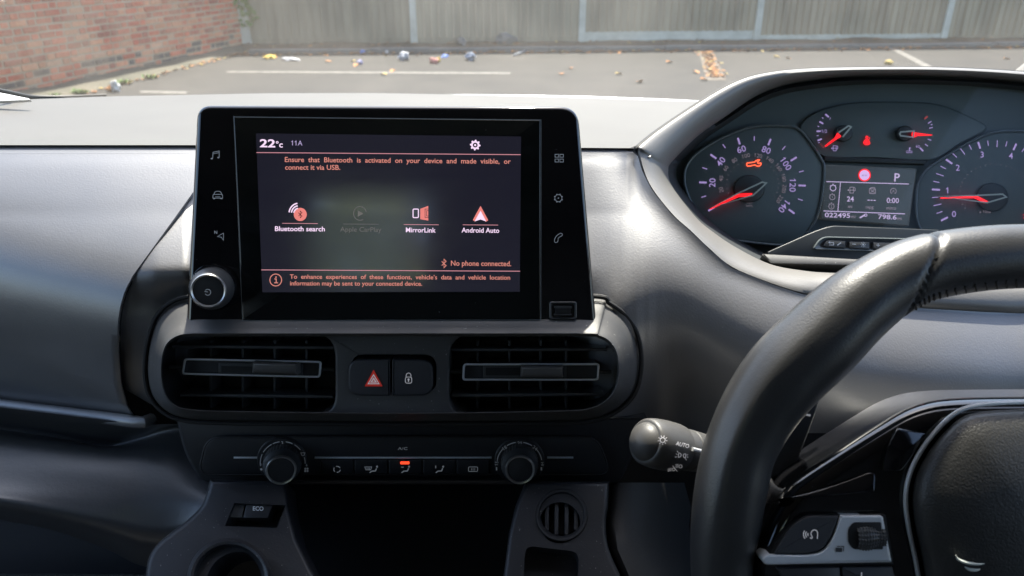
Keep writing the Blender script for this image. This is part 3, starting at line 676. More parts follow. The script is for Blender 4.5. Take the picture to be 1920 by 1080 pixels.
OL = spl([(629,660),(629,700),(629,745),(622,765),(600,776),(500,776),(400,774),(345,770),(318,752),(303,722),(300,690),(304,660),(315,640),(340,628),(400,626),(500,626),(600,626),(622,640)], 4, True)
vent('left centre air vent in the surround, thumb slider right of middle', OL, [(322,650,626,652),(338,741,626,744)], [395,455,515,575], [(345,671),(604,676.5),(601,709),(340,703)], [(410,681),(568,684),(567,706),(410,703)], [(474,679),(556,682),(558,703),(473,699)], [(318,342,688),(602,626,693)])
OR = spl([(842,660),(842,700),(842,745),(850,765),(872,776),(960,776),(1060,774),(1112,770),(1143,752),(1160,722),(1163,690),(1158,660),(1146,640),(1120,628),(1060,626),(960,626),(872,626),(850,640)], 4, True)
vent('right centre air vent beside the steering wheel, thumb slider near its middle', OR, [(845,656,1138,655),(847,742,1131,739)], [895,955,1014,1062], [(868,681),(1125,680.5),(1123,714),(866,714)], [(906,684),(1062,684),(1062,709),(906,709)], [(977,687),(1056,687),(1055,708),(976,707)], [(844,867,697),(1125,1146,697)])
# hazard and lock switches
ht = thing('hazard_switch', 'black hazard light switch with red and white triangle', 'switch', FP.P(692, 708))
k = A(); k.slab(FP, rpoly([(653,674,24),(732,674,2),(732,742,2),(653,742,24)]), -.02, -.0016, .0016, 4.5, 4); obj('key', k, M['btn'], ht)
tri = lambda s: [(700.5,707+s*.07-s), (700.5+s*.98,707+s*.07+s*.72), (700.5-s*.98,707+s*.07+s*.72)]
def tri(sx, top, bot): return [(700.5, top), (700.5+sx, bot), (700.5-sx, bot)]
k = A(); k.poly(FP, rpoly([(x,y,2) for x,y in tri(17,693,724.5)]), -.0010); obj('red_triangle', k, M['redp'], ht)
k = A(); k.poly(FP, tri(11.5,701,720.5), -.0008); obj('white_triangle', k, M['whitep'], ht)
k = A(); k.stroke(FP, tri(7.5,706,718), 1.2, -.0006, True); k.poly(FP, tri(2.2,712,715.5), -.0006); obj('triangle_outline', k, M['redp'], ht)
lt = thing('door_lock_switch', 'black central locking switch with white padlock symbol', 'switch', FP.P(772, 708))
k = A(); k.slab(FP, rpoly([(735,674,2),(812,675,24),(812,742,24),(735,742,2)]), -.02, -.0016, .0016, 4.5, 4); obj('key', k, M['btn'], lt)
k = A(); k.stroke(FP, rrect(760,707,772,718.5,4), 1.3, -.001, True); k.stroke(FP, [(761.5,707)]+ell(766,704,4.5,4.5,10,180,360)+[(770.5,707)], 1.3, -.001); k.poly(FP, ell(766,711.5,2,2,10), -.001); k.stroke(FP, [(766,712),(766,716)], 1.8, -.001); obj('padlock_symbol', k, M['whitep'], lt)

# ------------------------------------------------------------------ climate panel
ct = thing('climate_panel', 'black heater control panel with two round dials and a row of keys', 'heater controls', LP.P(755, 858))
po = rpoly([(388,820,26),(1120,820,26),(1146,890,26),(372,890,26)])
k = A(); k.slab(LP, po, -.01, .0012, .0012, 3); obj('panel', k, M['panel'], ct)
k = A(); k.tube([LP.P(x, y, .0004) for x, y in po], .0009, 6, closed=True); obj('panel_gap', k, M['black'], ct)
for x0, x1 in ((438,492),(590,922),(1026,1075)):
    k = A(); k.slab(LP, [(x0,856.5),(x1,856.5),(x1,860),(x0,860)], 0, .0022, .0006, 1); obj('metal_strip', k, M['silver'], ct)
for i, x in enumerate((632,696,760,824,887)):
    k = A(); k.slab(LP, rrect(x-31,862,x+31,889,4), 0, .0024, .0008, 2.5); obj('key', k, M['btn'] if 0 else M['panel'], ct)
k = A(); k.slab(LP, rrect(750.5,866,767.5,870.5,1.5), .0022, .003); obj('indicator_lamp', k, M['led'], ct)
O = .0027
def person(k, x, y):
    k.poly(LP, ell(x+10, y-5, 2, 2, 8), O); k.stroke(LP, [(x+9,y-2),(x+7,y+3),(x,y+3.5),(x-4,y+6.5)], 2, O)
k = A(); k.textc(LP, 'A/C', 755, 841, 5, .0016, 0, 1.5)
for a0 in (10,130,250): k.stroke(LP, ell(632,880,6.2,5.6,9,a0,a0+85), 1.5, O)
k.stroke(LP, [(684,875.5),(697,875.5),(695,881),(686,881)], 1.1, O, True)
for q in (688,690.5,693): k.stroke(LP, [(q,877),(q,880.5)], 1, O)
person(k, 697, 880); person(k, 757, 880); person(k, 821, 880)
k.stroke(LP, [(752,876),(757,876)], 1.6, O); k.stroke(LP, [(817,873),(817,878)], 1.6, O)
k.stroke(LP, rrect(878.5,875.5,895.5,884,2), 1.1, O, True)
for q in (884,887,890): k.stroke(LP, [(q,878),(q,882)], 1, O)
obj('key_symbols', k, M['print'], ct)
def dial(label, cx, cy, fx, fy, marks):
    t = thing('rotary_dial', label, 'dial', LP.P(cx, cy))
    c = LP.P(cx, cy, .0); ppm = (LP.P(cx+10, cy)-c).length/10
    k = A(); k.lathe(c, LP.n, [(47*ppm,0),(47*ppm,.0022),(45*ppm,.0030),(35*ppm,.0030)], 56); obj('scale_ring', k, M['panel'], t)
    end = LP.P(fx, fy, .020); ax = (end-c).normalized(); Lh = (end-c).length
    k = A(); nk = 72; rows = []
    for r_, h in ((34,.002),(34,.0045),(33,.0125),(31,.0140),(28.5,.0165),(27.5,Lh-.001)):
        u = ax.orthogonal().normalized(); v = ax.cross(u)
        rows.append([c+ax*h+(u*math.cos(2*math.pi*q/nk)+v*math.sin(2*math.pi*q/nk))*(r_*ppm+(.00035 if q % 2 and h < .013 else 0)) for q in range(nk)])
    k.grid(rows, cu=True); obj('knob', k, M['vane'], t, sharp=25)
    k = A(); k.lathe(c, ax, [(28*ppm*.97,Lh-.003),(28*ppm*.97,Lh-.0002),(26.5*ppm*.97,Lh+.0006),(24*ppm*.97,Lh+.0003),(23.5*ppm*.97,Lh-.001)], 48, cap=False); obj('chrome_ring', k, M['ring'], t)
    k = A(); k.lathe(c, ax, [(23.6*ppm*.97,Lh-.003),(23.6*ppm*.97,Lh-.0008),(20*ppm,Lh-.0004)], 40); obj('knob_face', k, M['panel'], t)
    k = A(); marks(k); obj('scale_marks', k, M['printlow'], t)
def mk1(k):
    for a0, a1 in ((172,204),(210,240),(244,262),(278,296),(302,322),(345,362)): k.stroke(LP, ell(530,868,42,40,8,a0,a1), 1.3, .0033)
    k.textc(LP, '3', 529, 831, 7, .0033); k.textc(LP, '0', 489, 871, 4, .0033); k.textc(LP, '6', 575, 872, 4, .0033)
    k.stroke(LP, [(564,849),(572,849),(570,854),(566,854)], 1.1, .0033, True); k.poly(LP, ell(490,880,2.3,2.3,8), .0033)
    for q in (0,90,180,270): k.poly(LP, ell(574.5+3*math.cos(R(q+45)),881+3*math.sin(R(q+45)),2,2,8), .0033)
def mk2(k):
    for a0, a1 in ((186,222),(236,260),(280,304),(318,352)): k.stroke(LP, ell(974,868,42,39,8,a0,a1), 1.3, .0033)
    k.textc(LP, '21', 974, 831, 6.5, .0033); k.textc(LP, '18', 946, 840, 6.5, .0033, -35); k.textc(LP, '24', 1003, 840, 6.5, .0033, 38)
    k.textc(LP, '15', 931, 869, 6, .0033, -85); k.textc(LP, 'HI', 1017, 870, 5, .0033, 85); k.stroke(LP, [(931,876),(931,882)], 2.5, .0033); k.stroke(LP, [(1015,876),(1015,882)], 2.5, .0033)
dial('left heater dial with fan speed scale numbered 0, 3 and 6', 531, 862, 527, 882, mk1)
dial('right heater dial with temperature scale around 21', 974, 862, 975, 881, mk2)

# ------------------------------------------------------------------ touchscreen unit
SPp = Pl(FD(730, 250, .4640), (0, -.0985, .036))
st = thing('touchscreen', 'black dashboard tablet screen showing phone connection menu, with side keys and a knob', 'screen', SPp.P(735, 400))
so2 = rpoly([(371,198,26),(1083,200,34),(1118,607,5),(350,606,8)], 8)
k = A(); k.slab(SPp, so2, -.020, -.001, .0028, 8, 5); obj('housing', k, M['gloss'], st)
k = A(); k.slab(SPp, rpoly([(438,219,2),(1013,225,2),(1013,598,2),(455,600,2)]), -.003, .0002, .0007, 2.2, 3); obj('glass_panel', k, M['glass'], st)
k = A(); k.stroke(SPp, [(438,217),(442,300),(447,420),(455,601)], 1.6, -.0002); k.stroke(SPp, [(438,219),(1014,225)], 1.6, .0003); k.stroke(SPp, [(1014.5,224),(1014,599)], 1.4, -.0003); k.stroke(SPp, [(455,601),(1014,599.5)], .9, -.0003); obj('groove_glint', k, mat('groove_glint_line', (.22,.24,.25), .4), st)  # pale lines painted for the reflection caught in the groove
k = A(); k.poly(SPp, [(480,250),(977,256),(974.5,547),(492,548)], .0006); dsp = obj('display', k, M['lcd'], st)
D = .0009
def disp(name, m, *draws):
    k = A()
    for d_ in draws: d_(k)
    return obj(name, k, m, dsp)
disp('temperature_text', M['tw'], lambda k: k.text(SPp, '22', 487, 275.5, 516, 276, 15, D, .022), lambda k: k.text(SPp, '°c', 517, 276, 530, 276.3, 11, D, .015))
gearp = []
for q in range(32):
    rr_ = 10 if (q % 4) in (0, 1) else 7.6; gearp.append((891+rr_*math.cos(2*math.pi*q/32), 272+rr_*math.sin(2*math.pi*q/32)))
gi = ell(891,272,4.6,4.6,32)
disp('settings_icon', M['tw'], lambda k: k.grid([[SPp.P(x, y, D) for x, y in gearp], [SPp.P(x, y, D) for x, y in gi]], cu=True), lambda k: k.poly(SPp, ell(891,272,2,2,12), D))
for t_, q in (('Bluetooth search', (515.5,433,609,433.7)), ('MirrorLink', (761,435.3,817,436)), ('Android Auto', (865.5,435.7,936,436.5))): disp('menu_label', M['tw'], lambda k: k.text(SPp, t_, *q, 9, D, .014))
disp('signal_arcs', M['tw'], *[(lambda k, r_=r_: k.stroke(SPp, ell(560,400,r_,r_*1.05,8,186,262), 2.4, D)) for r_ in (9,13.5,18)])
disp('phone_icon', M['tw'], lambda k: k.stroke(SPp, rrect(774.5,392,784.5,408,2), 1.8, D, True))
disp('arrow_icon', M['tw'], lambda k: k.poly(SPp, [(901,395),(911.5,415),(901,411.5),(890,415)], D+.0002))
disp('status_text', M['tl'], lambda k: k.text(SPp, '11A', 546, 272.5, 567, 272.8, 9, D))
disp('instruction_text', M['ts'], lambda k: k.text(SPp, 'Ensure  that  Bluetooth  is  activated  on  your  device  and  made  visible,  or', 534, 303.5, 957.5, 307, 9.3, D, .012), lambda k: k.text(SPp, 'connect it via USB.', 534.5, 318, 638, 318.4, 9.3, D, .012))
disp('connection_text', M['ts'], lambda k: k.text(SPp, 'No phone connected.', 845.5, 498, 958.5, 499, 9.6, D, .012))
disp('notice_text', M['ts'], lambda k: k.text(SPp, 'To  enhance  experiences  of  these  functions,  vehicle’s  data  and  vehicle  location', 543.5, 522.5, 956.5, 524.3, 8.2, D, .012), lambda k: k.text(SPp, 'information may be sent to your connected device.', 543.8, 535, 791.5, 535.8, 8.2, D, .012))
disp('information_icon', M['ts'], lambda k: k.stroke(SPp, ell(517,525,11,11.2,32), 1.6, D, True), lambda k: k.poly(SPp, ell(517.5,519.5,1.5,1.5,8), D), lambda k: k.stroke(SPp, [(514.5,523),(517.8,523),(517.8,530)], 1.8, D), lambda k: k.stroke(SPp, [(514,530.2),(521.3,530.2)], 1.7, D))
def bt(k, x, y, s, w_, off=D): k.stroke(SPp, [(x-.55*s,y-.5*s),(x+.5*s,y+.5*s),(x,y+s),(x,y-s),(x+.5*s,y-.5*s),(x-.55*s,y+.5*s)], w_, off)
disp('connection_icon', M['ts'], lambda k: bt(k, 832.5, 494, 8, 1.4))
k = A(); k.stroke(SPp, [(481,286),(976,290)], 1.4, D); k.stroke(SPp, [(490,506),(975,508.5)], 1.4, D)
for x0, x1, y in ((529,596,418.7),(757,823,421),(867.5,934,421.5)): k.stroke(SPp, [(x0,y),(x1,y+.5)], 1.1, D)
obj('rule_lines', k, M['tp'], dsp)
M['tsi'] = emat('screen_salmon_icon', (1,.28,.25), .23)
disp('menu_icon', M['tsi'], lambda k: k.poly(SPp, ell(563,402,12.2,12.4,32), D)); disp('menu_icon', M['tsi'], lambda k: k.poly(SPp, [(788,391.5),(803,386),(803,413.5),(788,411)], D)); disp('menu_icon', M['tsi'], lambda k: k.poly(SPp, [(901,386),(915.5,413),(910.5,416),(901,397),(891,415.5),(886.5,412.5)], D))
disp('icon_detail', M['gloss'], lambda k: bt(k, 563, 402, 6.5, 1.1, D+.0003)); disp('icon_detail', M['gloss'], lambda k: k.stroke(SPp, [(803,392),(797,392),(797,408),(803,408)], 1, D+.0003), lambda k: k.stroke(SPp, [(803,395),(800,395),(800,405),(803,405)], 1, D+.0003))
k = A(); k.text(SPp, 'Apple CarPlay', 638, 434, 715, 434.8, 8.5, D); k.stroke(SPp, ell(675,400,12,13,22,60,350), 1.2, D); k.poly(SPp, [(671,394.5),(681.5,400.5),(671,406.5)], D); k.stroke(SPp, [(643,420),(710,420.4)], .8, D); obj('greyed_item', k, M['tg'], dsp)
def key(draw): k = A(); draw(k); obj('touch_key', k, M['print'], st)
B = -.0007
key(lambda k: (k.stroke(SPp, [(398.5,297),(399.5,285.5),(411,283),(411,295.5)], 1.2, B), k.stroke(SPp, [(399.5,288.5),(411,286)], 1, B), k.poly(SPp, ell(397,297.3,2,1.6,10), B), k.poly(SPp, ell(409.4,295.5,2,1.6,10), B)))
key(lambda k: (k.stroke(SPp, [(401,364.5),(403,360),(406,358.7),(411,358.7),(414,360),(416,364.5)], 1.2, B), k.stroke(SPp, rpoly([(399.5,364.5,2),(417,364.5,2),(417.5,371.5,1),(399,371.5,1)]), 1.2, B, True), k.stroke(SPp, [(403.5,369),(413,369)], 1, B), k.stroke(SPp, [(400,372.5),(403,372.5)], 1.6, B), k.stroke(SPp, [(413,372.5),(417,372.5)], 1.6, B)))
key(lambda k: (k.textc(SPp, 'N', 404.5, 435.3, 6, B, 0, 1, .02), k.stroke(SPp, [(407.5,443.5),(419,437),(419,450.5),(415,444.8)], 1.1, B, True)))
def k4(k):
    for x, y in ((1044,292),(1053,292),(1044,301),(1053,301)): k.stroke(SPp, [(x-3.2,y-2.7),(x+3.2,y-2.7),(x+3.2,y+2.7),(x-3.2,y+2.7)], 1.1, B, True)
key(k4)
def kg(k):
    k.stroke(SPp, ell(1047,371.5,6.6,6.6,24), 1.1, B, True); k.poly(SPp, ell(1047,371.5,1.3,1.3,8), B)
    for q in range(8): c_, s_ = math.cos(q*math.pi/4+.4), math.sin(q*math.pi/4+.4); k.stroke(SPp, [(1047+6.6*c_,371.5+6.6*s_),(1047+8.6*c_,371.5+8.6*s_)], 2, B)
key(kg)
key(lambda k: k.stroke(SPp, spl([(1050.5,437.5),(1054,438.5),(1054,442),(1050.5,443.5),(1046.5,447),(1046.5,450),(1045,454),(1041,454.5),(1039.5,451.5),(1041,446),(1045,441)], 3, True), 1.1, B, True))
# USB port
k = A(); k.frame(SPp, rrect(1030,565.5,1081.5,598,5), rrect(1034,568,1078,596,4), [(0,-.0012),(0,.0001),(.5,.0006),(1,-.0002)]); k.frame(SPp, rrect(1034,568,1078,596,4), rrect(1041,575,1070,590,2), [(0,-.0002),(1,-.004),(1,-.0006)][:2]); pt = obj('usb_port', k, M['vane'], st)
k = A(); k.poly(SPp, rrect(1034,568,1078,596,4), -.0009); 
k = A(); k.slab(SPp, rrect(1041,578,1070,589,1.5), -.003, .0004, .0003, 1); obj('port_tongue', k, M['black'], pt)
k = A(); k.slab(SPp, rrect(1039,574,1072,578,1), -.003, .0006); k.slab(SPp, rrect(1039,589,1072,591,.5), -.003, .0008); obj('port_shell', k, M['vane'], pt)
# power knob
c = SPp.P(402, 538, 0); end = SPp.P(390.5, 545, .017); ax = (end-c).normalized(); Lh = (end-c).length; pp = (SPp.P(412,538)-c).length/10
k = A(); k.lathe(c, SPp.n, [(44*pp,-.002),(44*pp,.0012),(42*pp,.0026),(39*pp,.0022),(37*pp,.0)], 56, cap=False); obj('knob_bezel', k, M['gloss'], st)
k = A(); nk = 100; rows = []
for r_, h in ((37,-.001),(38,.001),(38,.010),(36.5,.0118),(35,.0130),(33,Lh-.0018),(31.5,Lh-.0008)):
    u = ax.orthogonal().normalized(); v = ax.cross(u)
    rows.append([c+ax*h+(u*math.cos(2*math.pi*q/nk)+v*math.sin(2*math.pi*q/nk))*(r_*pp+(.0003 if q % 2 and h < .011 else 0)) for q in range(nk)])
k.grid(rows, cu=True); kn = obj('volume_knob', k, M['vane'], st, sharp=25)
k = A(); k.lathe(c, ax, [(31.8*pp,Lh-.002),(31.3*pp,Lh-.0003),(29.5*pp,Lh+.0006),(27*pp,Lh),(26.5*pp,Lh-.001)], 56, cap=False); obj('knob_ring', k, M['ring'], kn)
k = A(); k.lathe(c, ax, [(27*pp,Lh-.003),(27*pp,Lh-.0006),(22*pp,Lh-.0003)], 48); obj('knob_face', k, M['panel'], kn)
kp = Pl(c+ax*(Lh+.0001), ax)
k = A(); k.stroke(kp, ell(389.5,548,5.6,5.6,18,-140,150), 1.2, 0); k.stroke(kp, [(383.5,546.2),(389.5,547.5)], 1.3, 0); obj('power_symbol', k, M['print'], kn)

# ------------------------------------------------------------------ instrument cluster
it = thing('instrument_cluster', 'hooded driver instrument cluster with two lit dials and a centre display', 'instrument cluster', W(1620, 330, .62))
HO = [(1194,282,.536),(1200,271,.538),(1233,244,.560),(1287,207,.590),(1344,171,.615),(1389,149,.630),(1433,137,.640),(1500,129,.648),(1600,126,.652),(1760,126,.652),(1920,134,.650),(2080,150,.640),(2200,180,.615),(2300,235,.570),(2340,290,.535),(2325,350,.512),(2250,440,.485),(2120,530,.464),(2020,572,.456),(1920,590,.452),(1847,587,.451),(1747,581,.450),(1660,576,.450),(1560,565,.452),(1503,553,.449),(1447,535,.452),(1373,505,.459),(1327,467,.468),(1293,434,.478),(1260,405,.489),(1222,358,.508),(1204,322,.523)]
HI = [(1253,320,.550),(1256,308,.555),(1278,284,.572),(1312,252,.596),(1358,220,.620),(1411,184,.640),(1455,165,.650),(1500,155,.656),(1600,144,.660),(1760,144,.660),(1897,153,.658),(2050,172,.648),(2160,205,.625),(2240,250,.585),(2270,300,.552),(2255,350,.530),(2190,420,.505),(2080,490,.482),(2000,512,.474),(1920,520,.470),(1847,520,.469),(1747,518,.468),(1660,516,.468),(1563,512,.470),(1510,508,.473),(1443,495,.478),(1377,462,.490),(1337,435,.500),(1310,413,.508),(1284,382,.520),(1262,352,.534),(1254,334,.543)]
ho, hi = spl(HO, 5, True), spl(HI, 5, True)
mid = lambda t, dz: [CAM+(FD(a[0]+(b[0]-a[0])*t, a[1]+(b[1]-a[1])*t, a[2]+(b[2]-a[2])*t)-CAM)*(1+dz) for a, b in zip(ho, hi)]
k = A(); k.grid([[FD(a[0]+(b[0]-a[0])*-.0, a[1], a[2])+V((0,.02,-.012)) for a, b in zip(ho, hi)], mid(0,.006), mid(.03,.0), mid(.10,-.006), mid(.25,-.011), mid(.42,-.0125), mid(.58,-.012), mid(.70,-.010), mid(.82,-.005), mid(.93,.004), mid(.98,.012), mid(1,.02), mid(1.0,.05)], cu=True)
obj('hood_rim', k, M['pad'] if 0 else mat('hood_plastic', (.15,.143,.132), .5, coat=.5, crough=.42, bump=(800, .35)), it, sharp=60)
k = A(); k.tube([FD(*p)+V((0,.002,-.002)) for p in spl(HO, 5, True)], .0022, 8, closed=True); obj('hood_gap', k, M['black'], it)
DCL = .665
CPl = Pl(W(1620, 330, DCL), (0, -CP_, SP_))
fi = [(960+(p[0]-960)*1.0, p[1]) for p in hi]
cxm, cym = 1760, 330
k = A(); k.grid([mid(1.0,.05), [W(cxm+(p[0]-cxm)*.99, cym+(p[1]-cym)*.96, .640 if p[1] < 300 else .60) for p in hi], [W(cxm+(p[0]-cxm)*.97, cym+(p[1]-cym)*.92, DCL+.002) for p in hi]], cu=True); obj('hood_lining', k, mat('hood_lining', (.022,.027,.031), .7), it)
k = A(); k.add([W(cxm+(p[0]-cxm)*.972, cym+(p[1]-cym)*.922, DCL+.002) for p in hi], [tuple(range(len(hi)))]); obj('face_plate', k, M['gface'], it)
# dial pods, top panel
pod1 = spl([(1283,338),(1287,312),(1306,288),(1345,263),(1392,243),(1425,236),(1476,236),(1498,243),(1520,268),(1538,296),(1545,315),(1541,365),(1532,405),(1512,440),(1480,459),(1420,456),(1362,447),(1330,434),(1308,402),(1290,366)], 5, True)
k = A(); k.slab(CPl, pod1, -.004, .004, .003, 5); obj('dial_face', k, M['gface'], it)
k = A(); k.tube([CPl.P(x, y, .0045) for x, y in pod1], .0014, 8, closed=True); obj('dial_rim', k, M['gridge'], it)
pod2 = spl([(1722,345),(1738,318),(1770,296),(1812,270),(1850,252),(1880,246),(1930,247),(1990,262),(2040,310),(2050,380),(2020,450),(1900,475),(1800,470),(1745,450),(1722,420),(1718,380)], 5, True)
k = A(); k.slab(CPl, pod2, -.004, .004, .003, 5); obj('dial_face', k, M['gface'], it)
k = A(); k.tube([CPl.P(x, y, .0045) for x, y in pod2], .0012, 8, closed=True); obj('dial_rim', k, M['gridge'], it)
top = spl([(1500,240),(1520,216),(1560,200),(1610,192),(1700,191),(1760,196),(1810,215),(1850,240),(1800,270),(1745,300),(1640,296),(1546,294),(1522,265)], 5, True)
k = A(); k.slab(CPl, top, -.004, .002, .002, 3); obj('upper_panel', k, M['gface'], it)
k = A(); k.slab(CPl, [(1545,293),(1740,300),(1734,309),(1545,303)], -.002, .004, .002, 3); obj('divider_bar', k, mat('divider_plastic', (.02,.025,.028), .6), it)
k = A(); k.slab(CPl, rpoly([(1547,308,4),(1719,316,4),(1704,424,4),(1538,411,4)]), -.002, .003, .001, 2); dp = obj('centre_display', k, M['gface2'], it)
E = .0055; E2 = .0040
ca, sa = (lambda a: math.cos(R(a))), (lambda a: math.sin(R(a)))
c1 = (1411,345,100,90); an1 = lambda v: -34+36*v/20
def pt_(c, a, r): return (c[0]-c[2]*r*ca(a), c[1]-c[3]*r*sa(a))
k = A(); kd = A()
for i in range(15):
    v = i*10; a_ = an1(v)
    if i % 2 == 0: k.stroke(CPl, [pt_(c1, a_, 1.0), pt_(c1, a_, .86)], 3.4, E)
    else: k.stroke(CPl, [pt_(c1, a_, 1.0), pt_(c1, a_, .905)], 1.6, E)
    if i % 2 == 0 and v > 0:
        x, y = pt_(c1, a_, .755); k.textc(CPl, str(v), x, y, 11.5, E, a_-90, 1.05, .004)
for v in range(20, 221, 20):
    x, y = pt_(c1, an1(v/1.609), .60); kd.textc(CPl, str(v), x, y, 7.4, E, an1(v/1.609)-90)
for v in range(0, 221, 10): kd.stroke(CPl, [pt_(c1, an1(v/1.609), .50), pt_(c1, an1(v/1.609), .475)], .9, E)
kd.textc(CPl, 'mph', 1406, 379, 4.6, E); kd.textc(CPl, 'km/h', 1405, 385.5, 4.2, E)
c2 = (1864,362,117,99); an2 = lambda v: 4+35.6*(v-1)
for i in range(0, 29):
    v = i*.25; a_ = an2(v)
    if a_ > 200: break
    if i % 4 == 0:
        k.stroke(CPl, [pt_(c2, a_, 1.0), pt_(c2, a_, .87)], 3.4, E)
        x, y = pt_(c2, a_, .755); k.textc(CPl, str(int(v)), x, y, 11, E, 0, 1.05, .004)
    else: k.stroke(CPl, [pt_(c2, a_, 1.0), pt_(c2, a_, .90 if i % 2 else .87)], 1.5, E)
    kd.stroke(CPl, [pt_(c2, a_, .56), pt_(c2, a_, .535)], .9, E)
kd.textc(CPl, 'x 1000', 1847, 397, 5.4, E)
obj('scale_marks', k, M['gviolet'], it); obj('small_marks', kd, M['gdim'], it)
k = A(); k.textc(CPl, '7', 1921, 406, 8, E); obj('red_figure', k, M['gred'], it)
k = A()
for (x0,y0,x1,y1,w_) in ((1547.5,214,1554,219.5,3),(1541.5,220.5,1544,222,1.5),(1536.5,228,1543.5,232,3),(1533,236.5,1536,237.5,1.5),(1531,246,1539,246,3),(1531.5,254.5,1534.5,254,1.5),(1533,263.5,1541,260.5,3),(1534.5,268,1537,266.5,1.5),
                         (1740,231.5,1746.5,227.5,1.6),(1745,234.5,1748.5,233,1.5),(1742,240.5,1749,238.8,1.6),(1739.5,261,1746.5,263,1.6),(1734,270,1740,274,1.6),(1725,277,1731,283.5,3)): k.stroke(CPl, [(x0,y0),(x1,y1)], w_, E2)
k.textc(CPl, '1', 1556, 222.5, 5, E2, 35); k.textc(CPl, '1/2', 1545.5, 246, 6, E2); k.textc(CPl, '60', 1721, 274.5, 5.2, E2, 8)
def pump(k, x, y, s, w_, off): k.stroke(CPl, rrect(x-.4*s,y-.5*s,x+.2*s,y+.5*s,.5), w_, off, True); k.stroke(CPl, [(x-.35*s,y),(x+.15*s,y)], w_, off); k.stroke(CPl, [(x+.2*s,y+.1*s),(x+.5*s,y+.1*s),(x+.5*s,y-.3*s),(x+.35*s,y-.5*s)], w_, off); k.poly(CPl, [(x-.85*s,y),(x-.55*s,y-.2*s),(x-.55*s,y+.2*s)], off)
pump(k, 1566, 278, 9.5, 1, E2)
k.stroke(CPl, [(1705.5,276.5),(1705.5,283.5)], 2, E2); k.stroke(CPl, [(1699,283),(1711,283.5)], 1, E2); k.stroke(CPl, [(1699,286),(1711,286.5)], 1, E2); k.stroke(CPl, [(1706,277.5),(1708.5,277.5)], 1, E2)
obj('gauge_marks', k, M['gviolet'], it)
k = A(); k.stroke(CPl, [(1733.5,223),(1739.5,218)], 3, E2)
for x, y in ((1537.5,271),(1540,274),(1542.5,277)): k.stroke(CPl, [(x,y),(x+2.5,y-1.5)], 1.3, E2)
obj('red_zone_marks', k, mat('dull_red_marks', (.25,.05,.05), .5, emit=((.6,.08,.08), .12)), it)
# needles
def needle(redp, pale, boss, label):
    k = A(); k.slab(CPl, ell(boss[0], boss[1], boss[2], boss[2]*.9, 28), .003, .0075, .002, 3); b_ = obj('needle_hub', k, mat('needle_hub_plastic', (.028,.034,.038), .5) if 'nh' not in M else M['nh'], it)
    k = A(); k.slab(CPl, redp, .0085, .0105); obj('needle', k, M['gred'], b_)
    k = A(); k.stroke(CPl, pale, 2.8, .0110, True) if len(pale) > 4 else k.stroke(CPl, pale, 3.0, .0110); obj('needle_frame', k, M['needle'], b_)
needle([(1331.5,391.2),(1384,363),(1411,362),(1409,368),(1386,369),(1333,392.5)], [(1334,388.8),(1384,362.5),(1429,341.5),(1437,343),(1412,365.5)][:4]+[(1412,365.5)][:0]+[(1430,350),(1412,366)], (1405,354,29), '')
needle([(1548,272.5),(1566,258),(1571,249),(1578,256),(1570,260.5),(1549,275)], [(1572,249),(1591,236),(1596,238),(1580,257)], (1582,250,17), '')
needle([(1748,252.5),(1720,249),(1712,247),(1711,256),(1716,257),(1722,254),(1748,253.5)], [(1714,245.5),(1689,247.5),(1687,251),(1689,254.5),(1712,257.5)][:4]+[(1712,257.5)], (1697,250,16), '')
needle([(1765,370),(1825,367.5),(1834,368),(1853,377.5),(1848,380.5),(1829,371),(1766,372)], [(1760,368),(1830,366.5),(1880,364),(1887,369.5),(1851,380)][:5], (1861,370,30), '')
# tell-tales
k = A(); k.stroke(CPl, spl([(1400,308.5),(1402,305.5),(1414,304),(1419,300.5),(1424,300),(1420.5,304),(1422,306.5),(1426.5,305.5),(1426,309.5),(1421,311.8),(1415,309.5),(1403,311.5)], 3, True), 1.8, E, True); obj('service_lamp', k, M['gorange'], it)
k = A(); k.poly(CPl, ell(1625.5,257.5,2.8,3,12), E2); k.poly(CPl, rpoly([(1622,261,1),(1629,261,1),(1632,269,2),(1628.5,272,1),(1622,272,1),(1618,268,2)]), E2); k.stroke(CPl, [(1630.5,257),(1630,261)], 1.2, E2); obj('seatbelt_lamp', k, M['gred'], it)
# centre display content
E3 = .0034
k = A(); k.stroke(CPl, [(1549.5,340.5),(1704,345)], 1.5, E3); k.stroke(CPl, [(1544,395.5),(1697,401)], 1.5, E3); k.stroke(CPl, [(1576,341.5),(1571,395.5)], 1.3, E3)
k.textc(CPl, 'P', 1682, 332.5, 15.5, E3, 3, 1, .01); k.textc(CPl, '24', 1594.5, 373, 9.5, E3, 1.5, 1, .012); k.textc(CPl, '0:00', 1674, 375.8, 9.5, E3, 1.5, 1, .008); k.stroke(CPl, [(1626.5,375.3),(1631,375.4)], 1.5, E3); k.stroke(CPl, [(1632.3,375.5),(1636.3,375.6)], 1.5, E3); k.stroke(CPl, [(1637.8,375.7),(1642,375.8)], 1.5, E3)
k.text(CPl, '022495', 1546.5, 407, 1594, 408.5, 8.6, E3, .012); k.text(CPl, '798.6', 1646.5, 410.3, 1681, 411.5, 8.6, E3, .012)
k.stroke(CPl, [(1612,408.5),(1618,405),(1622,403.5)], 2.6, E3); k.stroke(CPl, ell(1623,403.5,2.8,2.2,10), 1.2, E3, True)
def watch(k, x, y, r_, w_): k.stroke(CPl, ell(x, y, r_, r_, 20), w_, E3, True); k.stroke(CPl, [(x-r_*.2,y-r_*1.35),(x+r_*.2,y-r_*1.35)], w_, E3); k.stroke(CPl, [(x+r_*.75,y-r_),(x+r_*.95,y-r_*.8)], w_, E3); k.stroke(CPl, [(x-r_*.75,y-r_),(x-r_*.95,y-r_*.8)], w_, E3)
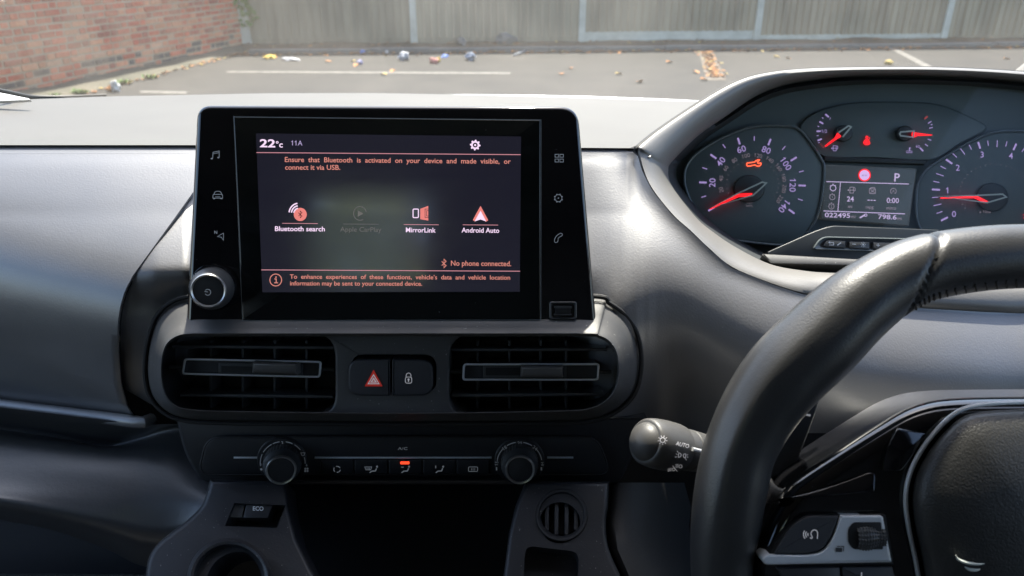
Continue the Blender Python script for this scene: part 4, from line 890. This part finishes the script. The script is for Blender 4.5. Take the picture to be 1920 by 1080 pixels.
watch(k, 1562, 352.5, 5.3, 1.3)
obj('display_text', k, M['gpale'], dp)
k = A(); watch(k, 1560.5, 369.5, 5, 1); watch(k, 1559, 387, 5, 1); k.textc(CPl, '1', 1560.5, 369.5, 4, E3); k.textc(CPl, '2', 1559, 387, 4, E3)
pump(k, 1598, 356.5, 11, 1.1, E3); k.stroke(CPl, rrect(1630,354,1641.5,363,1.5), 1.1, E3, True); k.stroke(CPl, [(1632,361.5),(1640,355.5)], 1, E3); k.stroke(CPl, [(1632,355.5),(1640,361.5)], 1, E3); k.stroke(CPl, [(1630,354),(1634,351.5),(1641,352)], 1.1, E3)
k.stroke(CPl, ell(1675,358.5,5.4,5.4,20,-240,60), 1.1, E3); k.textc(CPl, 'A', 1675, 358.5, 4.6, E3)
k.textc(CPl, 'mi', 1594, 387, 6, E3); k.textc(CPl, 'mpg', 1630.5, 388, 6, E3); k.textc(CPl, 'min:s', 1671, 390, 6, E3); k.textc(CPl, 'mi', 1600, 406, 6, E3, 2); k.textc(CPl, 'mi', 1686.5, 409.3, 6, E3, 2)
obj('dim_display_text', k, mat('display_dim_marks', (.02,.02,.02), .5, emit=((.33,.28,.38), .26)), dp)
k = A(); k.poly(CPl, ell(1621,328.3,9.6,9.6,32), E3); obj('sign_disc', k, emat('display_lilac_disc', (.66,.46,.85), .30), dp)
k = A(); k.stroke(CPl, ell(1621,328.3,10.6,10.6,32), 2.2, E3+.0002, True); obj('sign_ring', k, M['gred'], dp)
k = A(); k.stroke(CPl, [(1616.5,328.6),(1619.5,328.6)], 1, E3+.0003); k.stroke(CPl, [(1621.5,328.7),(1625,328.7)], 1, E3+.0003); obj('sign_dashes', k, M['gface'], dp)
M['lens'] = M['wglass'].copy(); M['lens'].name = 'clear_lens'
for nd in M['lens'].node_tree.nodes:
    if nd.type == 'MATH' and abs(nd.inputs[2].default_value-.055) < 1e-4: nd.inputs[2].default_value = .015; nd.inputs[1].default_value = .5
    if nd.type == 'MAP_RANGE' and abs(nd.inputs[3].default_value-.036) < 1e-4: nd.inputs[3].default_value = .002; nd.inputs[4].default_value = .006
k = A(); lr = [[W(cxm+(p[0]-cxm)*sc, cym+(p[1]-cym)*sc, .640+.006*(330-p[1]*sc-330*(1-sc))/190) for p in hi] for sc in (1.0,.85,.7,.5,.3,.1,.01)]
k.grid(lr, cu=True); obj('lens', k, M['lens'], it)
# trip buttons under the dials
BP = Pl(W(1640, 458, .60), (0, -CP_*.95, SP_*1.2))
k = A(); k.slab(BP, rpoly([(1440,472),(1530,432,20),(1560,423,10),(1760,431),(1760,520),(1440,500)]), -.03, -.002, .001, 2); bs = obj('button_shelf', k, mat('button_shelf_plastic', (.03,.036,.04), .45), it)
k = A(); k.frame(BP, rpoly([(1522,468,6),(1538,443,16),(1800,449,4),(1800,477,4)]), rpoly([(1534,463,8),(1546,448,10),(1798,454,4),(1798,473,4)]), [(0,-.002),(.3,.0008),(1,-.001)]); obj('button_surround', k, M['gridge'], it)
k = A(); k.slab(BP, rpoly([(1534,463,8),(1546,448,10),(1798,454,4),(1798,473,4)]), -.01, -.0012); obj('button_recess', k, M['black'], it)
for q in ([(1543,462,4),(1549,450,8),(1585,452,1),(1585,465,1)], [(1592,453,1),(1630,454,1),(1630,467,1),(1592,465,1)], [(1637,454,1),(1690,456,1),(1690,469,1),(1637,467,1)]):
    k = A(); k.slab(BP, rpoly(q), -.004, .0008, .0006, 1.5); obj('trip_button', k, M['vane'], it)
k = A(); k.stroke(BP, [(1555,454.5),(1563,455),(1563,459.5),(1555,459.3)], 1.3, .0011); k.poly(BP, [(1553,454.5),(1556.5,452),(1556.5,457)], .0011); k.stroke(BP, [(1570,460),(1574,457),(1577,455)], 2, .0011); k.stroke(BP, [(1598,457.7),(1605,458)], 1.3, .0011); k.stroke(BP, [(1643,459.5),(1650,460)], 1.2, .0011); k.stroke(BP, [(1646.5,456.5),(1646.5,463)], 1.2, .0011); k.poly(BP, ell(1618.5,458.5,2,2,10), .0011)
for q in range(8): k.stroke(BP, [(1618.5+3*ca(q*45),458.5+3*sa(q*45)),(1618.5+5*ca(q*45),458.5+5*sa(q*45))], 1, .0011)
obj('button_symbols', k, M['printlow'], it)
LP2 = Pl(W(1500, 488, .545), (0, -.55, .84))
k = A(); k.slab(LP2, rpoly([(1428,476,3),(1600,486),(1800,492),(1800,502),(1445,495,4)]), -.02, 0, .002, 3); obj('shelf_lip', k, M['surround'], it)

# ------------------------------------------------------------------ steering wheel
WD = .37; WC = (1967, 1015)
WPl = Pl(W(WC[0], WC[1], WD), (0, -CP_, SP_)); ppx = WD/FPX
wt_ = thing('steering_wheel', 'black leather steering wheel with gloss black spoke and thumb controls', 'steering wheel', W(*WC, WD))
half = [(1967,480,60),(1850,484,61),(1735,502,63),(1665,532,66),(1600,578,72),(1535,640,77),(1473,700,76),(1425,765,71),(1388,840,66),(1371,910,66),(1360,985,63.5),(1353,1060,57),(1360,1160,56),(1395,1285,57),(1460,1395,59),(1560,1480,60),(1700,1530,58),(1850,1546,58)]
full = half+[(1967,1549,58)]+[(2*WC[0]-x, y, r_) for x, y, r_ in reversed(half[1:])]
path = spl(full, 18, True); NP = len(path); NS = 40
seg = [0]
for i in range(NP): a_, b_ = path[i], path[(i+1) % NP]; seg.append(seg[-1]+math.hypot(a_[0]-b_[0], a_[1]-b_[1]))
tot = seg[-1]
def s_at(x, y): i = min(range(NP), key=lambda q: (path[q][0]-x)**2+(path[q][1]-y)**2); return seg[i]
S0 = s_at(1697, 512)
rows = []; rings = []
for i in range(NP):
    a_, b_ = path[i-1], path[(i+1) % NP]; t = V((b_[0]-a_[0], b_[1]-a_[1])).normalized(); nrm = V((t.y, -t.x))
    if nrm.dot(V((path[i][0]-WC[0], path[i][1]-WC[1]))) < 0: nrm = -nrm
    rings.append((path[i], nrm))
nu = V((1,0,0)); nv = V((0, SP_, CP_)); nw = WPl.n
def rimpt(i, ph, dr=0.0):
    (x, y, r_), nr = rings[i]; rr_ = r_*ppx+dr; base = W(x, y, WD); o = nu*nr.x-nv*nr.y
    cz = math.cos(ph); sz = math.sin(ph)
    return base+o*(rr_*cz)+nw*(rr_*.92*sz)
for i in range(NP):
    r_ = []
    for j in range(NS):
        ph = 2*math.pi*j/NS; dr = 0
        for sgn, sc in ((1, S0), (-1, tot-S0)):
            s_ = seg[i]; tgt = sc-sgn*62*math.cos(ph)-sgn*16*math.sin(ph)
            d_ = (s_-tgt)*sgn
            dr -= .0022*math.exp(-(d_/4.5)**2)
            if -40 < -d_ < 40 and d_ < 0: dr -= 0
        q = rings[i][0]
        if rings[i][0][1] > 560 and ph > 0: dr += .0012*math.exp(-((ph-1.05)/.16)**2)*min(1, max(0, (q[1]-540)/120))*max(0, min(1, (1000-q[1])/150))
        r_.append(rimpt(i, ph, dr))
    rows.append(r_)
k = A(); k.grid(rows, cu=True, cv=True); obj('rim', k, M['leather'], wt_, sharp=70)
k = A()
i0 = min(range(NP), key=lambda q: abs(seg[q]-(S0+30)))
for i in range(NP-60, NP+i0):
    if i % 3: continue
    i_ = i % NP; i2 = (i+1) % NP
    k.tube([rimpt(i_, 2.75, .0003), rimpt(i2, 2.55, .0006), rimpt((i+2) % NP, 2.35, .0003)], .00042, 6)
obj('stitching', k, M['thread'], wt_)
mir = lambda pts: pts+[(2*WC[0]-x, y) for x, y in reversed(pts)]
# spoke and hub trim
sp_pts = spl([(1967,742),(1860,743),(1790,745),(1740,751),(1692,767),(1640,797),(1570,841),(1505,884),(1476,908),(1446,950),(1418,1008),(1405,1060),(1412,1120),(1450,1150),(1560,1170),(1660,1230),(1740,1330),(1850,1370)], 5)
k = A(); k.slab(WPl, mir(sp_pts), -.030, .010, .016, 52, 9); obj('spoke_trim', k, M['gloss'], wt_, sharp=50)
SPl2 = Pl(WPl.P(1600, 888, .0108), V((-.05, -CP_*.8, SP_+.32)))
k = A(); k.slab(SPl2, rpoly([(1456,938,4),(1530,921,30),(1585,902,20),(1632,884,6),(1642,890,5),(1641,921,4),(1560,929,30)]), -.012, 0, .0010, 3, 3); obj('spoke_facet', k, M['gloss'], wt_, sharp=50)
SPl3 = Pl(WPl.P(1700, 845, .0106), V((.10, -CP_, SP_+.06)))
k = A(); k.slab(SPl3, rpoly([(1653,884,6),(1662,838,8),(1682,802,6),(1740,812,5),(1708,862,8),(1691,884,8)]), -.012, .001, .002, 4, 4); obj('spoke_insert', k, M['gloss'], wt_, sharp=50)
ac = spl([(1967,767),(1900,768),(1835,773),(1795,788),(1752,832),(1722,882),(1711,930),(1716,985),(1728,1040),(1740,1100),(1770,1190),(1840,1270),(1967,1295)], 5)
acm = [(x, y) for x, y in mir(ac)]; acm = [p for i, p in enumerate(acm) if i == 0 or (abs(p[0]-acm[i-1][0])+abs(p[1]-acm[i-1][1])) > .5]
k = A(); cx_, cy_ = WC[0], 1020; rows = []
for sc, off in ((1.0,.004),(1.0,.012),(.985,.0165),(.96,.0195),(.90,.0225),(.8,.0255),(.65,.0285),(.45,.0305),(.2,.0315),(.02,.0318)):
    rows.append([WPl.P(cx_+(x-cx_)*sc, cy_+(y-cy_)*sc, off) for x, y in acm])
k.grid(rows, cu=True); k.f.append(tuple(range(len(k.v)-len(acm), len(k.v)))); ab = obj('airbag_cover', k, M['leather2'], wt_, sharp=60)
tr_ = [(x, y) for x, y in inset(acm, -13)]
k = A(); k.tube([WPl.P(x, y, .0118) for x, y in tr_], .0011, 8, closed=True); obj('trim_line', k, M['chrome'], wt_)
EP = Pl(WPl.P(1820, 1055, .0302), WPl.n)
k = A()
for pts, w_ in (([(1792,1041),(1797,1049),(1812,1055),(1832,1058),(1846,1057)],2.4), ([(1809,1063),(1818,1068),(1830,1069),(1838,1067)],2.4)): k.tube([EP.P(x, y, .0004) for x, y in spl(pts, 5)], [.0002+.0006*math.sin(math.pi*i/(5*(len(pts)-1))) for i in range(5*(len(pts)-1)+1)], 6)
obj('emblem', k, M['needle'], wt_)
# thumb controls
TP = Pl(WPl.P(1560, 1010, .0125), WPl.n)
k = A(); k.slab(TP, rpoly([(1436,1046,14),(1468,998,12),(1505,966,18),(1660,964,4),(1676,1060,3),(1440,1062,10)]), -.01, .0008, .0008, 2); obj('button_seat', k, M['black'], wt_)
k = A(); k.slab(TP, rpoly([(1428,1049,7),(1437,1040,6),(1519,1041,18),(1546,1034,20),(1562,1008,8),(1577,967,3),(1655,967,5),(1672,1054,3),(1434,1059,7)]), -.008, .0030, .0010, 3.5); obj('silver_bezel', k, M['silver'], wt_, sharp=12)
k = A(); k.slab(TP, rpoly([(1452,1038,3),(1480,990,26),(1512,968,16),(1573,968,3),(1556,1010,10),(1540,1031,12),(1516,1038,12)]), -.008, .0026, .0010, 2); vb = obj('voice_button', k, M['btn'], wt_, sharp=12)
k = A()
for r_ in (4.5,8.5,12.5): k.stroke(TP, ell(1519,1002,r_,r_,8,140,215), 1.6, .0029)
k.stroke(TP, spl([(1518.5,1008),(1522,1009.5),(1523,1007),(1521,1003),(1521,998),(1525,994),(1530,994.5),(1533,999),(1532.5,1010)], 3), 1.6, .0029); obj('voice_symbol', k, M['whitep'], vb)
k = A(); k.poly(TP, [(1567,1027),(1579,1027),(1579,1035),(1567,1035)], .0033); k.stroke(TP, [(1569,1024.5),(1582,1024.5),(1581.5,1034)], 1.6, .0033); obj('page_symbol', k, M['btn'], wt_)
k = A(); k.slab(TP, rpoly([(1590,992,6),(1600,979,6),(1652,979,3),(1656,1030,3),(1600,1030,6),(1590,1017,6)]), -.004, .0034, .0003, 1); obj('scroll_recess', k, M['black'], wt_)
ac0, ac1 = TP.P(1601, 1005, .0), TP.P(1654, 1005, .0); ra = 25*ppx; k = A(); rows = []
for i in range(41):
    t = i/40; c_ = ac0.lerp(ac1, t); rows.append([])
    for j in range(80):
        ph = 2*math.pi*j/80; b_ = ra*(.78+.22*math.sin(math.pi*min(1, t*1.2+.12)))+(.00045 if (i % 4 < 2 and j % 4 < 2) else -.0001)
        rows[-1].append(c_+nv*(b_*math.cos(ph))+nw*(b_*.9*math.sin(ph)))
k.grid(rows, cu=True); obj('scroll_wheel', k, M['vane'], wt_, sharp=30)
for pts in ([(1456,1064,4),(1574,1063,3),(1580,1120,3),(1490,1120,8)], [(1578,1063,3),(1672,1062,3),(1690,1120,3),(1584,1120,3)]):
    k = A(); k.slab(TP, rpoly(pts), -.008, .0024, .0010, 3); obj('lower_button', k, M['btn'], wt_)
k = A(); k.stroke(TP, [(1615.5,1073),(1615.5,1090)], 2, .0027); k.stroke(TP, [(1607,1083),(1624,1083)], 2, .0027); obj('plus_symbol', k, M['whitep'], wt_)
# paddle
PP = Pl(W(1490, 820, .392), (-.12, -CP_, SP_))
pt2 = thing('shift_paddle', 'flat black gear paddle marked minus behind the left of the steering wheel', 'gear paddle', W(1490, 820, .392))
k = A(); k.slab(PP, rpoly([(1420,800,8),(1500,745,8),(1537,743,10),(1530,772,8),(1486,888,14),(1420,900,8)]), -.003, .001, .001, 3); obj('blade', k, M['btn'], pt2)
k = A(); k.slab(PP, [(1508,775),(1520,777.5),(1519.5,781),(1507.5,778.5)], 0, .0014); obj('minus_mark', k, M['whitep'], pt2)
# column cowl
ctw = thing('column_cowl', 'dark plastic steering column cowl behind the wheel spokes', 'column cowl', W(1900, 850, .42))
k = A(); rows = []
for d_, sc in ((.400,1.0),(.405,1.03),(.44,1.03),(.50,1.0)):
    rows.append([W(x, y, d_) for x, y in spl([(1967,790),(1850,792),(1740,800),(1640,812),(1570,838),(1500,880),(1480,930),(1490,1000)], 5)])
k.grid(rows); obj('upper_shell', k, M['stalk'] if 0 else M['dashlow'], ctw)
# light stalk
sk = thing('light_stalk', 'grey headlamp stalk marked AUTO sticking out left of the steering wheel', 'stalk', W(1260, 838, .41))
sa0, sa1 = W(1207, 827, .405), W(1330, 852, .437); sax = (sa1-sa0).normalized(); pm = .41/FPX
k = A(); k.lathe(sa0, sax, [(3*pm,-.0058),(14*pm,-.0052),(25*pm,-.0036),(32*pm,-.0014),(36*pm,.001),(36*pm,.0016)], 40); obj('end_button', k, M['stalk'], sk)
k = A(); k.lathe(sa0, sax, [(36*pm,.0012),(38.5*pm,.0012)], 40, cap=False); k.lathe(sa0, sax, [(38*pm,.0008),(40.5*pm,.0012),(43.5*pm,.0025),(46*pm,.008),(47*pm,.016),(46*pm,.024),(44*pm,.0275),(40*pm,.028)], 48); obj('switch_barrel', k, M['stalk'], sk)
k = A(); k.lathe(sa0, sax, [(36*pm,.002),(38.2*pm,.0014)], 40, cap=False); obj('barrel_gap', k, M['black'], sk)
k = A(); k.lathe(sa0, sax, [(39*pm,.028),(40*pm,.0285),(40*pm,.036),(38.5*pm,.0365),(38*pm,.037),(40*pm,.0375),(38*pm,.05),(30*pm,.08),(26*pm,.13)], 44); obj('stalk_arm', k, M['stalk'], sk)
def cyl(k, pts, w_, rad, off=.0003):
    """stroke laid on the barrel: pixels projected on the cylinder"""
    def hit(x, y):
        r_ = ray(x, y); o = CAM-sa0; d = r_-sax*r_.dot(sax); e = o-sax*o.dot(sax)
        a_ = d.dot(d); b_ = 2*d.dot(e); c_ = e.dot(e)-rad*rad; D_ = b_*b_-4*a_*c_
        if D_ < 0: t = -b_/(2*a_)
        else: t = (-b_-math.sqrt(D_))/(2*a_)
        return CAM+r_*t
    class C_: pass
    c_ = C_(); c_.P = lambda x, y, off=0: hit(x, y); return c_
cy = cyl(None, None, 0, 47.6*pm)
k = A(); k.stroke(cy, ell(1242.5,825,4.6,4.6,18), 1.3, 0, True)
for q in range(9):
    a_ = q*40+10; k.stroke(cy, [(1242.5+6.3*ca(a_),825+6.3*sa(a_)),(1242.5+9*ca(a_),825+9*sa(a_))], 1.1, 0)
k.text(cy, 'AUTO', 1267, 834.5, 1291, 840.5, 7.5, 0, .006)
k.stroke(cy, [(1272.5,849.5),(1272,857.5),(1276,856.5),(1277.5,852.5),(1275,849.5)], 1.2, 0, True); k.stroke(cy, [(1286,851.5),(1285,859),(1282,857.5),(1281,853.5),(1283,851)], 1.2, 0, True)
for x0,y0,x1,y1 in ((1269.5,845.5,1271.5,848),(1267.5,851,1270.5,852.5),(1265.5,857,1269.5,856.5),(1290,852.5,1287.5,853.5),(1287.5,856.5,1290.5,857.5),(1285.5,860.5,1287,863)): k.stroke(cy, [(x0,y0),(x1,y1)], 1, 0)
k.stroke(cy, [(1261,873),(1270,884)], 1, 0); k.stroke(cy, ell(1276,874.5,3,3,12), 1, 0, True); k.stroke(cy, ell(1263,880,2.6,2.6,12), 1, 0, True)
for q in (0,2.5,5): k.stroke(cy, [(1266.5,871.5+q),(1272,870.5+q)], .9, 0); k.stroke(cy, [(1252,880+q*.8),(1259,878+q*.8)], .9, 0)
obj('stalk_symbols', k, M['whitep'], sk)
k = A(); p0, p1 = cy.P(1298, 842), cy.P(1314, 846); k.tube([p0, p1], .0012, 8); obj('marker_bar', k, M['chrome'], sk)

# ------------------------------------------------------------------ hedge behind the van (seen through the cab window in the screen's reflection)
hg = thing('hedge', 'tall green hedge behind the van, mirrored faintly in the touchscreen', 'hedge', (-1.4, -4.2, 0))
k = A()
for i in range(2600):
    p = V((rnd.uniform(-4, 1.2), -4.2+rnd.gauss(0, .35), rnd.uniform(.2, 5.2))); a_ = rnd.uniform(0, 6.28); l = rnd.uniform(.07, .16)
    u = V((math.cos(a_), rnd.uniform(-.5,.5), math.sin(a_)))*l; v = V((-math.sin(a_), rnd.uniform(-.5,.5), math.cos(a_)))*l*.6; k.add([p-u, p-v, p+u, p+v], [(0,1,2,3)])
obj('foliage', k, mat('hedge_leaf', (.30,.36,.19), .6, var=(3, (.16,.22,.09))), hg, fixn=False)
k = A()
for x in (-3.4, -2.0, -.7, .5): k.tube([(x,-4.2,0),(x+.1,-4.25,1.5),(x-.05,-4.2,3.5)], [.09,.07,.03], 8)
obj('stem', k, M['dirt'], hg)
